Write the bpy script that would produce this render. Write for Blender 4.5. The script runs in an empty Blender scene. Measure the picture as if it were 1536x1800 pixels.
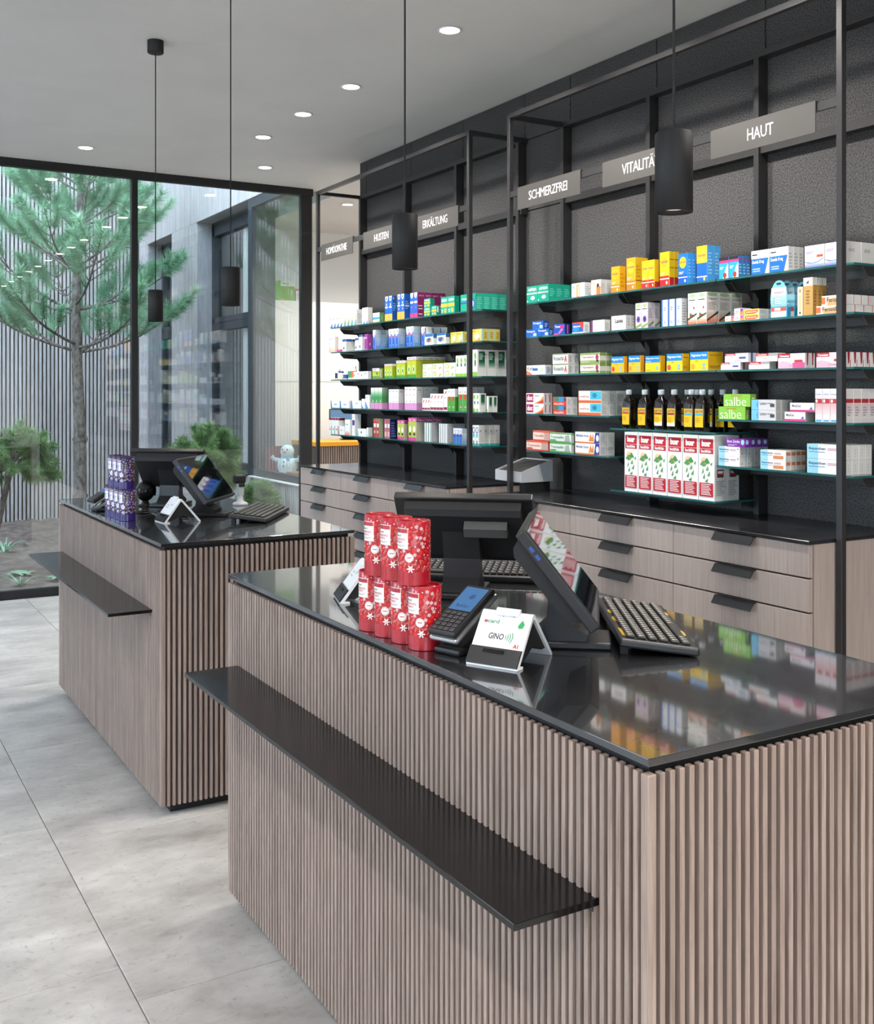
import bpy, bmesh, math, random
import numpy as np
from mathutils import Vector, Matrix

# ------------------------------------------------------------------ camera, world, exposure
scene = bpy.context.scene
COL = scene.collection
ANG = math.atan2(1088.0, 1861.0)          # shelf wall runs 30 degrees off the view axis
EYE = 1.55
cam_d = bpy.data.cameras.new('camera')
cam = bpy.data.objects.new('camera', cam_d)
COL.objects.link(cam)
cam.location = (0, 0, EYE)
cam.rotation_euler = (math.pi / 2, 0, -ANG)
cam_d.sensor_fit = 'HORIZONTAL'
cam_d.sensor_width = 36.0
cam_d.lens = 36.0 * 1861.0 / 1536.0
cam_d.shift_y = -(900.0 - 690.0) / 1536.0
cam_d.clip_start = 0.05
scene.camera = cam

world = bpy.data.worlds.new('overcast_sky')
scene.world = world
world.use_nodes = True
wb = world.node_tree.nodes['Background']
wb.inputs[0].default_value = (0.66, 0.81, 1.0, 1)
wb.inputs[1].default_value = 7.2

vs = scene.view_settings
vs.view_transform = 'Standard'
vs.look = 'None'
vs.gamma = 1.0
vs.use_curve_mapping = False
vs.exposure = 0.15
scene.cycles.use_denoising = True
scene.cycles.max_bounces = 10
scene.cycles.transparent_max_bounces = 16
scene.cycles.sample_clamp_indirect = 8.0

SPOT_W = 98.0          # one ceiling downlight
PEND_W = 5.0
rnd = random.Random(7)

# ------------------------------------------------------------------ helpers
def lin(c):
    if isinstance(c, str):
        c = c.lstrip('#')
        if len(c) == 3: c = ''.join(q * 2 for q in c)
        c = tuple(int(c[i:i + 2], 16) / 255 for i in (0, 2, 4))
    return tuple(x / 12.92 if x <= 0.04045 else ((x + 0.055) / 1.055) ** 2.4 for x in c)

def new_mat(name):
    m = bpy.data.materials.new(name); m.use_nodes = True
    return m, m.node_tree.nodes, m.node_tree.links, m.node_tree.nodes['Principled BSDF']

def mat(name, col, rough=0.5, metal=0.0, spec=0.5, coat=0.0):
    m, n, l, p = new_mat(name)
    p.inputs['Base Color'].default_value = (*lin(col), 1)
    p.inputs['Roughness'].default_value = rough
    p.inputs['Metallic'].default_value = metal
    p.inputs['Specular IOR Level'].default_value = spec
    if coat: p.inputs['Coat Weight'].default_value = coat; p.inputs['Coat Roughness'].default_value = 0.05
    return m

def mix_noise(name, c1, c2, scale=(1, 1, 1), noise=5.0, detail=6, rough=0.5, lo=0.35, hi=0.65, bump=0.0, coords='Object', rand=0.0, spec=0.5, rough2=None, dist=0.0):
    """principled surface whose colour runs between c1 and c2 over stretched noise; rand: brightness spread per object"""
    m, n, l, p = new_mat(name)
    tc = n.new('ShaderNodeTexCoord'); mp = n.new('ShaderNodeMapping'); no = n.new('ShaderNodeTexNoise'); rp = n.new('ShaderNodeValToRGB')
    mp.inputs['Scale'].default_value = scale
    no.inputs['Scale'].default_value = noise; no.inputs['Detail'].default_value = detail; no.inputs['Roughness'].default_value = 0.6
    no.inputs['Distortion'].default_value = dist
    if coords == 'World':
        g = n.new('ShaderNodeNewGeometry'); l.new(g.outputs['Position'], mp.inputs['Vector'])
    else:
        l.new(tc.outputs[coords], mp.inputs['Vector'])
    no.noise_dimensions = '4D'
    oi = n.new('ShaderNodeObjectInfo'); mu = n.new('ShaderNodeMath'); mu.operation = 'MULTIPLY'; mu.inputs[1].default_value = 37.0 if rand else 0.0
    l.new(oi.outputs['Random'], mu.inputs[0]); l.new(mu.outputs[0], no.inputs['W'])
    l.new(mp.outputs[0], no.inputs['Vector']); l.new(no.outputs['Fac'], rp.inputs['Fac'])
    rp.color_ramp.elements[0].position = lo; rp.color_ramp.elements[0].color = (*lin(c1), 1)
    rp.color_ramp.elements[1].position = hi; rp.color_ramp.elements[1].color = (*lin(c2), 1)
    out = rp.outputs['Color']
    if rand:
        hs = n.new('ShaderNodeHueSaturation'); mr = n.new('ShaderNodeMapRange')
        mr.inputs['To Min'].default_value = 1 - rand; mr.inputs['To Max'].default_value = 1 + rand
        l.new(oi.outputs['Random'], mr.inputs['Value']); l.new(mr.outputs[0], hs.inputs['Value']); l.new(out, hs.inputs['Color']); out = hs.outputs['Color']
    l.new(out, p.inputs['Base Color'])
    p.inputs['Roughness'].default_value = rough
    p.inputs['Specular IOR Level'].default_value = spec
    if rough2 is not None:
        m2 = n.new('ShaderNodeMapRange'); m2.inputs['To Min'].default_value = rough; m2.inputs['To Max'].default_value = rough2
        l.new(no.outputs['Fac'], m2.inputs['Value']); l.new(m2.outputs[0], p.inputs['Roughness'])
    if bump:
        b = n.new('ShaderNodeBump'); b.inputs['Strength'].default_value = bump; b.inputs['Distance'].default_value = 0.01
        l.new(no.outputs['Fac'], b.inputs['Height']); l.new(b.outputs[0], p.inputs['Normal'])
    return m

def glass_mat(name, tint, ior=1.5, clear=0.94, gloss_rough=0.0):
    m = bpy.data.materials.new(name); m.use_nodes = True
    n, l = m.node_tree.nodes, m.node_tree.links; n.clear()
    o = n.new('ShaderNodeOutputMaterial'); t = n.new('ShaderNodeBsdfTransparent'); g = n.new('ShaderNodeBsdfGlossy'); mx = n.new('ShaderNodeMixShader'); lw = n.new('ShaderNodeLayerWeight'); pw = n.new('ShaderNodeMath'); f = n.new('ShaderNodeMapRange')
    t.inputs[0].default_value = (*[x * clear for x in tint], 1); g.inputs['Roughness'].default_value = gloss_rough
    lw.inputs['Blend'].default_value = 0.5; pw.operation = 'POWER'; pw.inputs[1].default_value = 4.2      # reflectance rises towards grazing view, alike on both faces
    f.inputs['To Min'].default_value = ((ior - 1) / (ior + 1)) ** 2; f.inputs['To Max'].default_value = 1.0
    l.new(lw.outputs['Facing'], pw.inputs[0]); l.new(pw.outputs[0], f.inputs['Value'])
    l.new(f.outputs[0], mx.inputs[0]); l.new(t.outputs[0], mx.inputs[1]); l.new(g.outputs[0], mx.inputs[2]); l.new(mx.outputs[0], o.inputs[0])
    return m

def emit_mat(name, col, strength):
    m = bpy.data.materials.new(name); m.use_nodes = True
    n, l = m.node_tree.nodes, m.node_tree.links; n.clear()
    o = n.new('ShaderNodeOutputMaterial'); e = n.new('ShaderNodeEmission')
    e.inputs[0].default_value = (*lin(col), 1); e.inputs[1].default_value = strength
    l.new(e.outputs[0], o.inputs[0]); return m

def print_mat(name, rough, spec=0.5, coat=0.0):
    """flat print: the colour of each printed area is stored on its face"""
    m, n, l, p = new_mat(name)
    a = n.new('ShaderNodeAttribute'); a.attribute_name = 'Col'
    l.new(a.outputs['Color'], p.inputs['Base Color']); p.inputs['Roughness'].default_value = rough; p.inputs['Specular IOR Level'].default_value = spec
    if coat: p.inputs['Coat Weight'].default_value = coat
    return m

class MB:
    """collects faces with a material slot and a print colour, builds ONE mesh"""
    def __init__(s): s.v = []; s.f = []; s.m = []; s.c = []; s.smooth = []
    def face(s, pts, mi=0, col=None, sm=False):
        b = len(s.v); s.v += [tuple(p) for p in pts]; s.f.append(tuple(range(b, b + len(pts)))); s.m.append(mi); s.c.append(col); s.smooth.append(sm)
    def mesh_part(s, verts, faces, mi=0, col=None, sm=False):
        b = len(s.v); s.v += [tuple(p) for p in verts]
        for f in faces: s.f.append(tuple(b + i for i in f)); s.m.append(mi); s.c.append(col); s.smooth.append(sm)
    def box(s, x0, y0, z0, x1, y1, z1, mi=0, col=None, M=None):
        vs_ = [(x, y, z) for z in (z0, z1) for y in (y0, y1) for x in (x0, x1)]
        if M is not None: vs_ = [M @ Vector(p) for p in vs_]
        s.mesh_part(vs_, [(0, 2, 3, 1), (4, 5, 7, 6), (0, 1, 5, 4), (2, 6, 7, 3), (0, 4, 6, 2), (1, 3, 7, 5)], mi, col)
    def bevel_box(s, x0, y0, z0, x1, y1, z1, b, seg=2, mi=0, col=None, M=None):
        bm = bmesh.new(); bmesh.ops.create_cube(bm, size=1)
        for v in bm.verts:
            v.co = Vector(((x0 + x1) / 2 + v.co.x * (x1 - x0), (y0 + y1) / 2 + v.co.y * (y1 - y0), (z0 + z1) / 2 + v.co.z * (z1 - z0)))
        bmesh.ops.bevel(bm, geom=list(bm.edges), offset=b, segments=seg, profile=0.5, affect='EDGES')
        if M is not None: bmesh.ops.transform(bm, matrix=M, verts=bm.verts)
        bm.verts.index_update()
        s.mesh_part([v.co.copy() for v in bm.verts], [[v.index for v in f.verts] for f in bm.faces], mi, col, False); bm.free()
    def prism(s, poly, a0, a1, axis='y', mi=0, col=None, M=None):
        """poly: 2D outline, extruded a0..a1 along axis (x: poly is y,z; y: poly is x,z; z: poly is x,y)"""
        def P(p, a): return {'x': (a, p[0], p[1]), 'y': (p[0], a, p[1]), 'z': (p[0], p[1], a)}[axis]
        n = len(poly); V = [P(p, a0) for p in poly] + [P(p, a1) for p in poly]
        if M is not None: V = [M @ Vector(q) for q in V]
        F = [tuple(range(n))[::-1], tuple(range(n, 2 * n))] + [(i, (i + 1) % n, n + (i + 1) % n, n + i) for i in range(n)]
        s.mesh_part(V, F, mi, col)
    def lathe(s, prof, seg=32, mi=0, col=None, M=None, sm=True, c=(0, 0)):
        V = []; F = []
        for r, z in prof:
            for k in range(seg):
                a = 2 * math.pi * k / seg; V.append((c[0] + r * math.cos(a), c[1] + r * math.sin(a), z))
        if M is not None: V = [M @ Vector(q) for q in V]
        for i in range(len(prof) - 1):
            for k in range(seg):
                k2 = (k + 1) % seg; F.append((i * seg + k, i * seg + k2, (i + 1) * seg + k2, (i + 1) * seg + k))
        s.mesh_part(V, F, mi, col, sm)
        if prof[0][0] > 1e-6: s.mesh_part(V[:seg], [tuple(range(seg))[::-1]], mi, col)
        if prof[-1][0] > 1e-6: s.mesh_part(V[-seg:], [tuple(range(seg))], mi, col)
    def tube(s, pts, rads, seg=8, mi=0, col=None):
        pts = [Vector(p) for p in pts]
        if not hasattr(rads, '__len__'): rads = [rads] * len(pts)
        V = []; F = []
        for i, p in enumerate(pts):
            t = (pts[min(i + 1, len(pts) - 1)] - pts[max(i - 1, 0)]).normalized()
            a = t.cross(Vector((0, 0, 1)) if abs(t.z) < 0.9 else Vector((1, 0, 0))).normalized(); b = t.cross(a)
            for k in range(seg):
                an = 2 * math.pi * k / seg; V.append(p + (a * math.cos(an) + b * math.sin(an)) * rads[i])
        for i in range(len(pts) - 1):
            for k in range(seg):
                k2 = (k + 1) % seg; F.append((i * seg + k, (i + 1) * seg + k, (i + 1) * seg + k2, i * seg + k2))
        s.mesh_part(V, F, mi, col, True)
        s.mesh_part(V[:seg], [tuple(range(seg))], mi, col); s.mesh_part(V[-seg:], [tuple(range(seg))[::-1]], mi, col)
    def build(s, name):
        me = bpy.data.meshes.new(name); me.from_pydata(s.v, [], s.f)
        me.polygons.foreach_set('material_index', s.m)
        me.polygons.foreach_set('use_smooth', s.smooth)
        if any(c is not None for c in s.c):
            at = me.color_attributes.new('Col', 'FLOAT_COLOR', 'CORNER'); buf = []
            for f, c in zip(s.f, s.c):
                q = (*lin(c), 1.0) if c is not None else (1, 1, 1, 1); buf += list(q) * len(f)
            at.data.foreach_set('color', buf)
        me.update(); return me

def obj(name, mb, mats, parent=None, loc=None, rot=None):
    me = mb.build(name) if isinstance(mb, MB) else mb
    if mats is not None and not me.materials:
        for m in (mats if isinstance(mats, (list, tuple)) else [mats]): me.materials.append(m)
    o = bpy.data.objects.new(name, me); COL.objects.link(o)
    if parent: o.parent = parent
    if loc is not None: o.location = loc
    if rot is not None: o.rotation_euler = rot
    return o

def tag(o, label, cat, group=None):
    o['label'] = label; o['category'] = cat
    if group: o['group'] = group
    return o
def structure(o): o['kind'] = 'structure'; return o
def thing(name, label, cat, loc=(0, 0, 0), rz=0.0, group=None):
    o = bpy.data.objects.new(name, None); COL.objects.link(o); o.location = loc; o.rotation_euler = (0, 0, rz); o.empty_display_size = 0.05
    return tag(o, label, cat, group)
def copy_tree(o, parent=None):
    c = o.copy(); COL.objects.link(c); c.parent = parent
    for ch in list(o.children): copy_tree(ch, c)
    return c

_text = {}
def text2d(s, bold=0.0):
    """outline lettering as flat triangles, fitted to the unit square"""
    k = (s, bold)
    if k not in _text:
        cu = bpy.data.curves.new('t', 'FONT'); cu.body = s; cu.resolution_u = 2; cu.offset = bold; cu.space_character = 0.95
        o = bpy.data.objects.new('t', cu); me = bpy.data.meshes.new_from_object(o)
        v = np.array([q.co[:2] for q in me.vertices]); f = [tuple(p.vertices) for p in me.polygons]
        lo = v.min(0); hi = v.max(0); asp = (hi[0] - lo[0]) / (hi[1] - lo[1])
        _text[k] = ((v - lo) / (hi - lo), f, asp)
        bpy.data.objects.remove(o); bpy.data.curves.remove(cu); bpy.data.meshes.remove(me)
    return _text[k]

def draw(mb, items, P, mi=0, lift0=0.00025, step=0.00012):
    """flat print: items in a unit square, P(u, v, lift) gives the place on the surface"""
    L = lift0
    for it in items:
        k = it[0]
        if k == 'R':
            _, x0, y0, x1, y1, c = it; mb.face([P(x0, y0, L), P(x1, y0, L), P(x1, y1, L), P(x0, y1, L)], mi, c)
        elif k == 'P':
            mb.face([P(x, y, L) for x, y in it[1]], mi, it[2])
        elif k == 'O':
            _, cx, cy, rx, ry, c = it[:6]; n = 12
            mb.face([P(cx + rx * math.cos(2 * math.pi * q / n), cy + ry * math.sin(2 * math.pi * q / n), L) for q in range(n)], mi, c)
        elif k == 'G':                                  # stepped run of tone, bottom to top
            _, x0, y0, x1, y1, c0, c1 = it; n = 6; a, b = [tuple(int(q.lstrip('#')[i:i + 2], 16) / 255 for i in (0, 2, 4)) for q in (c0, c1)]
            for q in range(n):
                t = (q + .5) / n; c = tuple(a[j] + (b[j] - a[j]) * t for j in range(3)); ya = y0 + (y1 - y0) * q / n; yb = y0 + (y1 - y0) * (q + 1) / n
                mb.face([P(x0, ya, L), P(x1, ya, L), P(x1, yb, L), P(x0, yb, L)], mi, c)
        elif k == 'T':
            _, s, x0, y0, x1, y1, c = it[:7]; v, f, _a = text2d(s, it[7] if len(it) > 7 else 0.0)
            mb.mesh_part([P(x0 + (x1 - x0) * q[0], y0 + (y1 - y0) * q[1], L) for q in v], f, mi, c)
        elif k == 'L':                                  # lines of small print
            _, x0, y0, x1, y1, n, c = it; h = (y1 - y0) / (2 * n); r = random.Random(n * 13 + int(x0 * 100))
            for q in range(n):
                xe = x0 + (x1 - x0) * (0.6 + 0.4 * r.random()); mb.face([P(x0, y0 + 2 * q * h, L), P(xe, y0 + 2 * q * h, L), P(xe, y0 + (2 * q + 1) * h, L), P(x0, y0 + (2 * q + 1) * h, L)], mi, c)
        L += step

# ------------------------------------------------------------------ materials
M = {}
M['white'] = mat('white_paint', '#e4e2de', 0.8)
M['ceil'] = mix_noise('ceiling_paint', '#d3d1ce', '#d9d7d4', noise=2, rough=0.9, coords='World')
M['felt'] = mix_noise('dark_felt', '#262628', '#6e6c6b', noise=165, detail=3, rough=0.95, lo=0.32, hi=0.78, coords='World', bump=0.3, spec=0.2)
M['black'] = mat('black_steel', '#2b2a2b', 0.42)
M['blackm'] = mat('matt_black', '#161617', 0.6)
M['blackg'] = mat('gloss_black', '#0b0b0d', 0.12, spec=0.6)
M['plast'] = mat('black_plastic', '#1c1c1e', 0.38)
M['grey'] = mat('grey_plastic', '#b9babd', 0.4)
M['whitep'] = mat('white_plastic', '#e9e9ea', 0.3)
M['silver'] = mat('silver', '#b5b6b8', 0.3, 0.8)
M['slat'] = mix_noise('oak_slat', '#7a695f', '#a28f85', scale=(60, 60, 2.2), noise=3, detail=5, rough=0.62, lo=0.3, hi=0.7, rand=0.10)
M['oak'] = mix_noise('oak_veneer', '#958780', '#aea098', scale=(55, 55, 1.3), noise=3, detail=6, rough=0.55, lo=0.3, hi=0.7, rand=0.04)
M['backing'] = mat('slat_backing', '#4d4039', 0.7)
M['top'] = mix_noise('dark_stone', '#131416', '#26272a', scale=(1, 1, 1), noise=2.6, detail=7, rough=0.2, rough2=0.32, lo=0.3, hi=0.75, coords='World', spec=0.5, dist=0.6)
_tp = M['top'].node_tree.nodes['Principled BSDF']; _tp.inputs['Coat Weight'].default_value = 1.0; _tp.inputs['Coat Roughness'].default_value = 0.045; _tp.inputs['Coat IOR'].default_value = 1.55
M['ledge'] = mix_noise('ledge_stone', '#0c0c0d', '#171719', noise=3, detail=6, rough=0.1, rough2=0.2, coords='World', spec=0.4)
M['work'] = mix_noise('worktop_stone', '#161618', '#29292c', noise=3, detail=6, rough=0.14, rough2=0.24, coords='World', spec=0.6)
M['glass'] = glass_mat('window_glass', (0.985, 1.0, 0.995), 1.6, 0.985)
M['shelfglass'] = glass_mat('shelf_glass', (0.86, 0.95, 0.92), 1.5)
M['shelfedge'] = mat('glass_edge', '#1d5a58', 0.15, spec=0.8)
M['print'] = print_mat('carton_print', 0.42)
M['printg'] = print_mat('gloss_print', 0.22, coat=0.3)
M['screen'] = mat('screen_glass', '#06080a', 0.03, spec=1.0)
M['handle'] = mat('black_handle', '#232427', 0.3, 0.3)
M['lens'] = emit_mat('lamp_lens', '#fff6ea', 22.0)
M['plens'] = emit_mat('pendant_lens', '#fff4e6', 1.2)
M['fence'] = mix_noise('weathered_larch', '#a39a97', '#c9c4c4', scale=(30, 30, 1.5), noise=3, rough=0.8, lo=0.3, hi=0.7, rand=0.08)
M['anthra'] = mat('anthracite_frame', '#2f343b', 0.5)
M['bark'] = mix_noise('pine_bark', '#4b413b', '#8d857e', scale=(1, 1, .5), noise=28, detail=6, rough=0.95, lo=0.35, hi=0.65, bump=0.8)
M['needle'] = mix_noise('pine_needles', '#4f8560', '#a3cda6', noise=3.5, detail=2, rough=0.6, lo=0.3, hi=0.7)
M['needle2'] = mix_noise('dwarf_pine_needles', '#426a44', '#98b67a', noise=5, detail=2, rough=0.6, lo=0.3, hi=0.7)
M['soil'] = mix_noise('soil', '#4a3f3a', '#7c6d64', noise=9, detail=8, rough=0.95, bump=0.8, coords='World')
M['rock'] = mix_noise('pale_rock', '#b5ada1', '#e2ddd4', noise=6, detail=7, rough=0.85, bump=0.4)
M['leaf'] = mix_noise('hosta_leaf', '#5c8f6c', '#9cc4a2', noise=8, rough=0.5)

def floor_mat():
    m, n, l, p = new_mat('concrete_tile')
    g = n.new('ShaderNodeNewGeometry'); oi = n.new('ShaderNodeObjectInfo')
    off = n.new('ShaderNodeMath'); off.operation = 'MULTIPLY'; off.inputs[1].default_value = 50
    l.new(oi.outputs['Random'], off.inputs[0])
    def noise(sc, det, scale=(1, 1, 1), lo=.3, hi=.7):
        mp = n.new('ShaderNodeMapping'); mp.inputs['Scale'].default_value = scale; l.new(g.outputs['Position'], mp.inputs['Vector'])
        t = n.new('ShaderNodeTexNoise'); t.noise_dimensions = '4D'; t.inputs['Scale'].default_value = sc; t.inputs['Detail'].default_value = det; t.inputs['Roughness'].default_value = .65
        l.new(mp.outputs[0], t.inputs['Vector']); l.new(off.outputs[0], t.inputs['W'])
        r = n.new('ShaderNodeMapRange'); r.inputs['From Min'].default_value = lo; r.inputs['From Max'].default_value = hi; l.new(t.outputs['Fac'], r.inputs['Value']); return r.outputs[0]
    a = noise(3.4, 10, (.8, 1.5, 1), .36, .66); b = noise(45, 5, lo=.56, hi=.68); c = noise(11, 9, (.6, 2.0, 1), .4, .7)
    m1 = n.new('ShaderNodeMix'); m1.data_type = 'RGBA'; m1.inputs[6].default_value = (*lin('#99948f'), 1); m1.inputs[7].default_value = (*lin('#d0ccc8'), 1); l.new(a, m1.inputs[0])
    m2 = n.new('ShaderNodeMix'); m2.data_type = 'RGBA'; m2.inputs[7].default_value = (*lin('#b9b4af'), 1); l.new(m1.outputs[2], m2.inputs[6])
    k = n.new('ShaderNodeMath'); k.operation = 'MULTIPLY'; k.inputs[1].default_value = .6; l.new(c, k.inputs[0]); l.new(k.outputs[0], m2.inputs[0])
    m3 = n.new('ShaderNodeMix'); m3.data_type = 'RGBA'; m3.inputs[7].default_value = (*lin('#87827d'), 1); l.new(m2.outputs[2], m3.inputs[6])
    k2 = n.new('ShaderNodeMath'); k2.operation = 'MULTIPLY'; k2.inputs[1].default_value = .5; l.new(b, k2.inputs[0]); l.new(k2.outputs[0], m3.inputs[0])
    l.new(m3.outputs[2], p.inputs['Base Color']); p.inputs['Roughness'].default_value = .42
    return m
M['tile'] = floor_mat()
# ------------------------------------------------------------------ the room
CZ = 3.309
mb = MB(); mb.box(-4.2, -4.2, -0.12, 3.6, 8.52, -0.004); mb.box(3.6, 7.25, -0.12, 7.6, 8.52, 0.0); mb.box(3.98, 8.52, -0.12, 7.6, 14.5, 0.0); mb.box(3.6, -4.2, -0.12, 7.6, 7.25, -0.004)
floor = structure(obj('floor', mb, mat('grout', '#8d8884', 0.9)))
_tm = {}
TW, TL = 0.646, 1.075
for ci in range(-8, 5):
    xa = 0.703 + ci * TW; xb = xa + TW
    xa, xb = max(xa, -4.1), min(xb, 3.585)
    if xb - xa < 0.05: continue
    y = 2.715 - 0.175 * ci - 8 * TL
    while y < 8.45:
        ya, yb = max(y, -4.1), min(y + TL, 8.44)
        if yb - ya > 0.03:
            key = (round(xb - xa, 3), round(yb - ya, 3))
            if key not in _tm:
                t = MB(); g = 0.0016; w, d = key; h = 0.0016
                x0, x1, y0, y1 = -w / 2 + g, w / 2 - g, -d / 2 + g, d / 2 - g
                top = [(x0 + h, y0 + h, 0), (x1 - h, y0 + h, 0), (x1 - h, y1 - h, 0), (x0 + h, y1 - h, 0)]
                low = [(x0, y0, -h), (x1, y0, -h), (x1, y1, -h), (x0, y1, -h)]; bot = [(p[0], p[1], -0.0035) for p in low]
                t.mesh_part(top + low + bot, [(0, 1, 2, 3)] + [(i, 4 + i, 4 + (i + 1) % 4, (i + 1) % 4) for i in range(4)] + [(4 + i, 8 + i, 8 + (i + 1) % 4, 4 + (i + 1) % 4) for i in range(4)])
                _tm[key] = t.build('floor_tile'); _tm[key].materials.append(M['tile'])
            obj('floor_tile', _tm[key], None, floor, ((xa + xb) / 2, (ya + yb) / 2, 0))
        y += TL

mb = MB(); mb.box(-4.2, -4.2, CZ, 3.69, 8.62, CZ + 0.3); mb.box(3.69, -4.2, CZ, 7.7, 8.53, CZ + 0.3); mb.box(3.98, 8.53, CZ, 7.7, 14.5, CZ + 0.3)
ceiling = structure(obj('ceiling', mb, M['ceil']))

# dark felt wall behind the shelves, white return at its end
mb = MB(); mb.box(3.60, -4.2, 0, 3.74, 7.31, CZ)
wall_right = structure(obj('wall_right', mb, M['felt']))
UPR = [2.585, 3.283, 3.981, 4.679, 5.112, 5.807, 6.502, 7.197]        # upright centre lines along the wall
def felt_panel(y0, y1, z0, z1):
    m_ = MB(); m_.bevel_box(3.588, y0 + .003, z0 + .003, 3.602, y1 - .003, z1 - .003, .002, 1); obj('felt_panel', m_, M['felt'], wall_right)
for a, b in [(1.1, 1.84), (1.84, 2.585)] + list(zip(UPR[:-1], UPR[1:])) + [(7.197, 7.31)]:
    for z0, z1 in ((1.0, 2.612), (2.612, 3.03), (3.03, CZ)): felt_panel(a, b, z0, z1)
mb = MB(); mb.box(3.60, 7.31, 0, 3.74, 7.325, CZ); mb.box(3.74, 7.2, 0, 7.5, 7.31, CZ); structure(obj('wall_end', mb, M['white']))
mb = MB(); mb.box(3.93, 10.7, 0, 7.6, 10.84, CZ); mb.box(7.5, 7.31, 0, 7.6, 14.5, CZ); mb.box(3.98, 14.3, -.12, 7.5, 14.45, CZ); structure(obj('wall_far', mb, M['white']))

# daylight side: big openings in the walls behind the photographer
def holed_wall(name, axis, pos, span, holes, z0=0.12, z1=2.95, t=0.2):
    m_ = MB(); fr = MB(); gl = MB()
    def B(bb, a, b, za, zb, t0=0, t1=t):
        if axis == 'x': bb.box(pos + t0, a, za, pos + t1, b, zb)
        else: bb.box(a, pos + t0, za, b, pos + t1, zb)
    B(m_, span[0], span[1], 0, z0); B(m_, span[0], span[1], z1, CZ); c = span[0]
    for a, b in holes:
        B(m_, c, a, z0, z1); c = b
        for q in (a, b - .06, (a + b) / 2 - .03): B(fr, q, q + .06, z0, z1, .07, .13)
        B(fr, a, b, z0, z0 + .06, .07, .13); B(fr, a, b, z1 - .06, z1, .07, .13); B(gl, a + .06, b - .06, z0 + .06, z1 - .06, .098, .102)
    B(m_, c, span[1], z0, z1)
    w = structure(obj(name, m_, M['white'])); obj('window_frame', fr, M['black'], w); obj('pane', gl, M['glass'], w)
holed_wall('wall_left', 'x', -4.2, (-4.2, 8.52), [(0.4, 3.4), (4.2, 7.6)])
holed_wall('wall_back', 'y', -4.2, (-4.0, 3.6), [(-3.2, -0.2)])

# glazed courtyard wall
GY = 8.48
mb = MB()
mb.box(-4.0, GY - .03, 0, 3.69, GY + .03, .062); mb.box(-4.0, GY - .03, CZ - .062, 3.70, GY + .03, CZ)
window_1 = structure(obj('window_1', mb, M['blackm']))
mx = [3.69, 2.168, 0.65, -0.87, -2.39, -3.98]
for i, x in enumerate(mx):
    m_ = MB(); w = .10 if i == 0 else .048
    x0 = x - w if i == 0 else x - w / 2
    m_.bevel_box(x0, GY - .03, .062, x0 + w, GY + .03, CZ - .062, .003, 1); obj('mullion', m_, M['blackm'], window_1)
for a, b in zip(mx[1:], mx[:-1]):
    m_ = MB(); m_.box(a + .024, GY - .012, .062, b - (.1 if b == 3.69 else .024), GY - .006, CZ - .062); m_.box(a + .024, GY + .006, .062, b - (.1 if b == 3.69 else .024), GY + .012, CZ - .062)
    obj('pane', m_, M['glass'], window_1)
m_ = MB(); m_.box(-4.0, GY + .031, -.02, 3.69, GY + .10, .02); obj('sill_strip', m_, mat('zinc', '#c3c9d2', .35, .6), window_1)

# ------------------------------------------------------------------ courtyard: ground, slatted fence, timber wing
def ground_mesh(x0, x1, y0, y1, nx, ny, amp, z):
    m_ = MB(); r = np.random.RandomState(3)
    zz = r.rand(ny + 1, nx + 1) * amp
    zz = (zz + np.roll(zz, 1, 0) + np.roll(zz, 1, 1)) / 3 * 1.6
    V = [(x0 + (x1 - x0) * i / nx, y0 + (y1 - y0) * j / ny, z + zz[j, i]) for j in range(ny + 1) for i in range(nx + 1)]
    F = [(j * (nx + 1) + i, j * (nx + 1) + i + 1, (j + 1) * (nx + 1) + i + 1, (j + 1) * (nx + 1) + i) for j in range(ny) for i in range(nx)]
    m_.mesh_part(V, F, 0, None, True); return m_
structure(obj('courtyard_ground', ground_mesh(-4.6, 3.75, GY + .06, 14.3, 70, 55, .055, -.11), M['soil']))
mb = MB(); mb.box(-60, -60, -.30, 60, 60, -.20); structure(obj('outer_ground', mb, mat('paving', '#a19d98', .9)))

FY = 14.2
mb = MB(); mb.box(-4.7, FY + .05, -.2, 3.7, FY + .15, 6.2)
fence = structure(obj('wall_fence', mb, mat('fence_backing', '#26262a', .9)))
sl = MB(); sl.bevel_box(-.0155, -.02, -.12, .0155, .02, 6.2, .003, 1); sl = sl.build('fence_slat'); sl.materials.append(M['fence'])
x = 3.66
while x > -2.2: obj('fence_slat', sl, None, fence, (x, FY, 0)); x -= .0485
rest = MB(); 
while x > -4.6: rest.box(x - .0155, FY - .02, -.12, x + .0155, FY + .02, 6.2); x -= .0485
o = obj('fence_slats_beyond', rest, M['fence'], fence); o['kind'] = 'stuff'
mb = MB(); mb.box(-4.8, GY + .1, -.2, -4.6, FY + .15, 6.2); structure(obj('wall_courtyard_side', mb, M['fence']))

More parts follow.
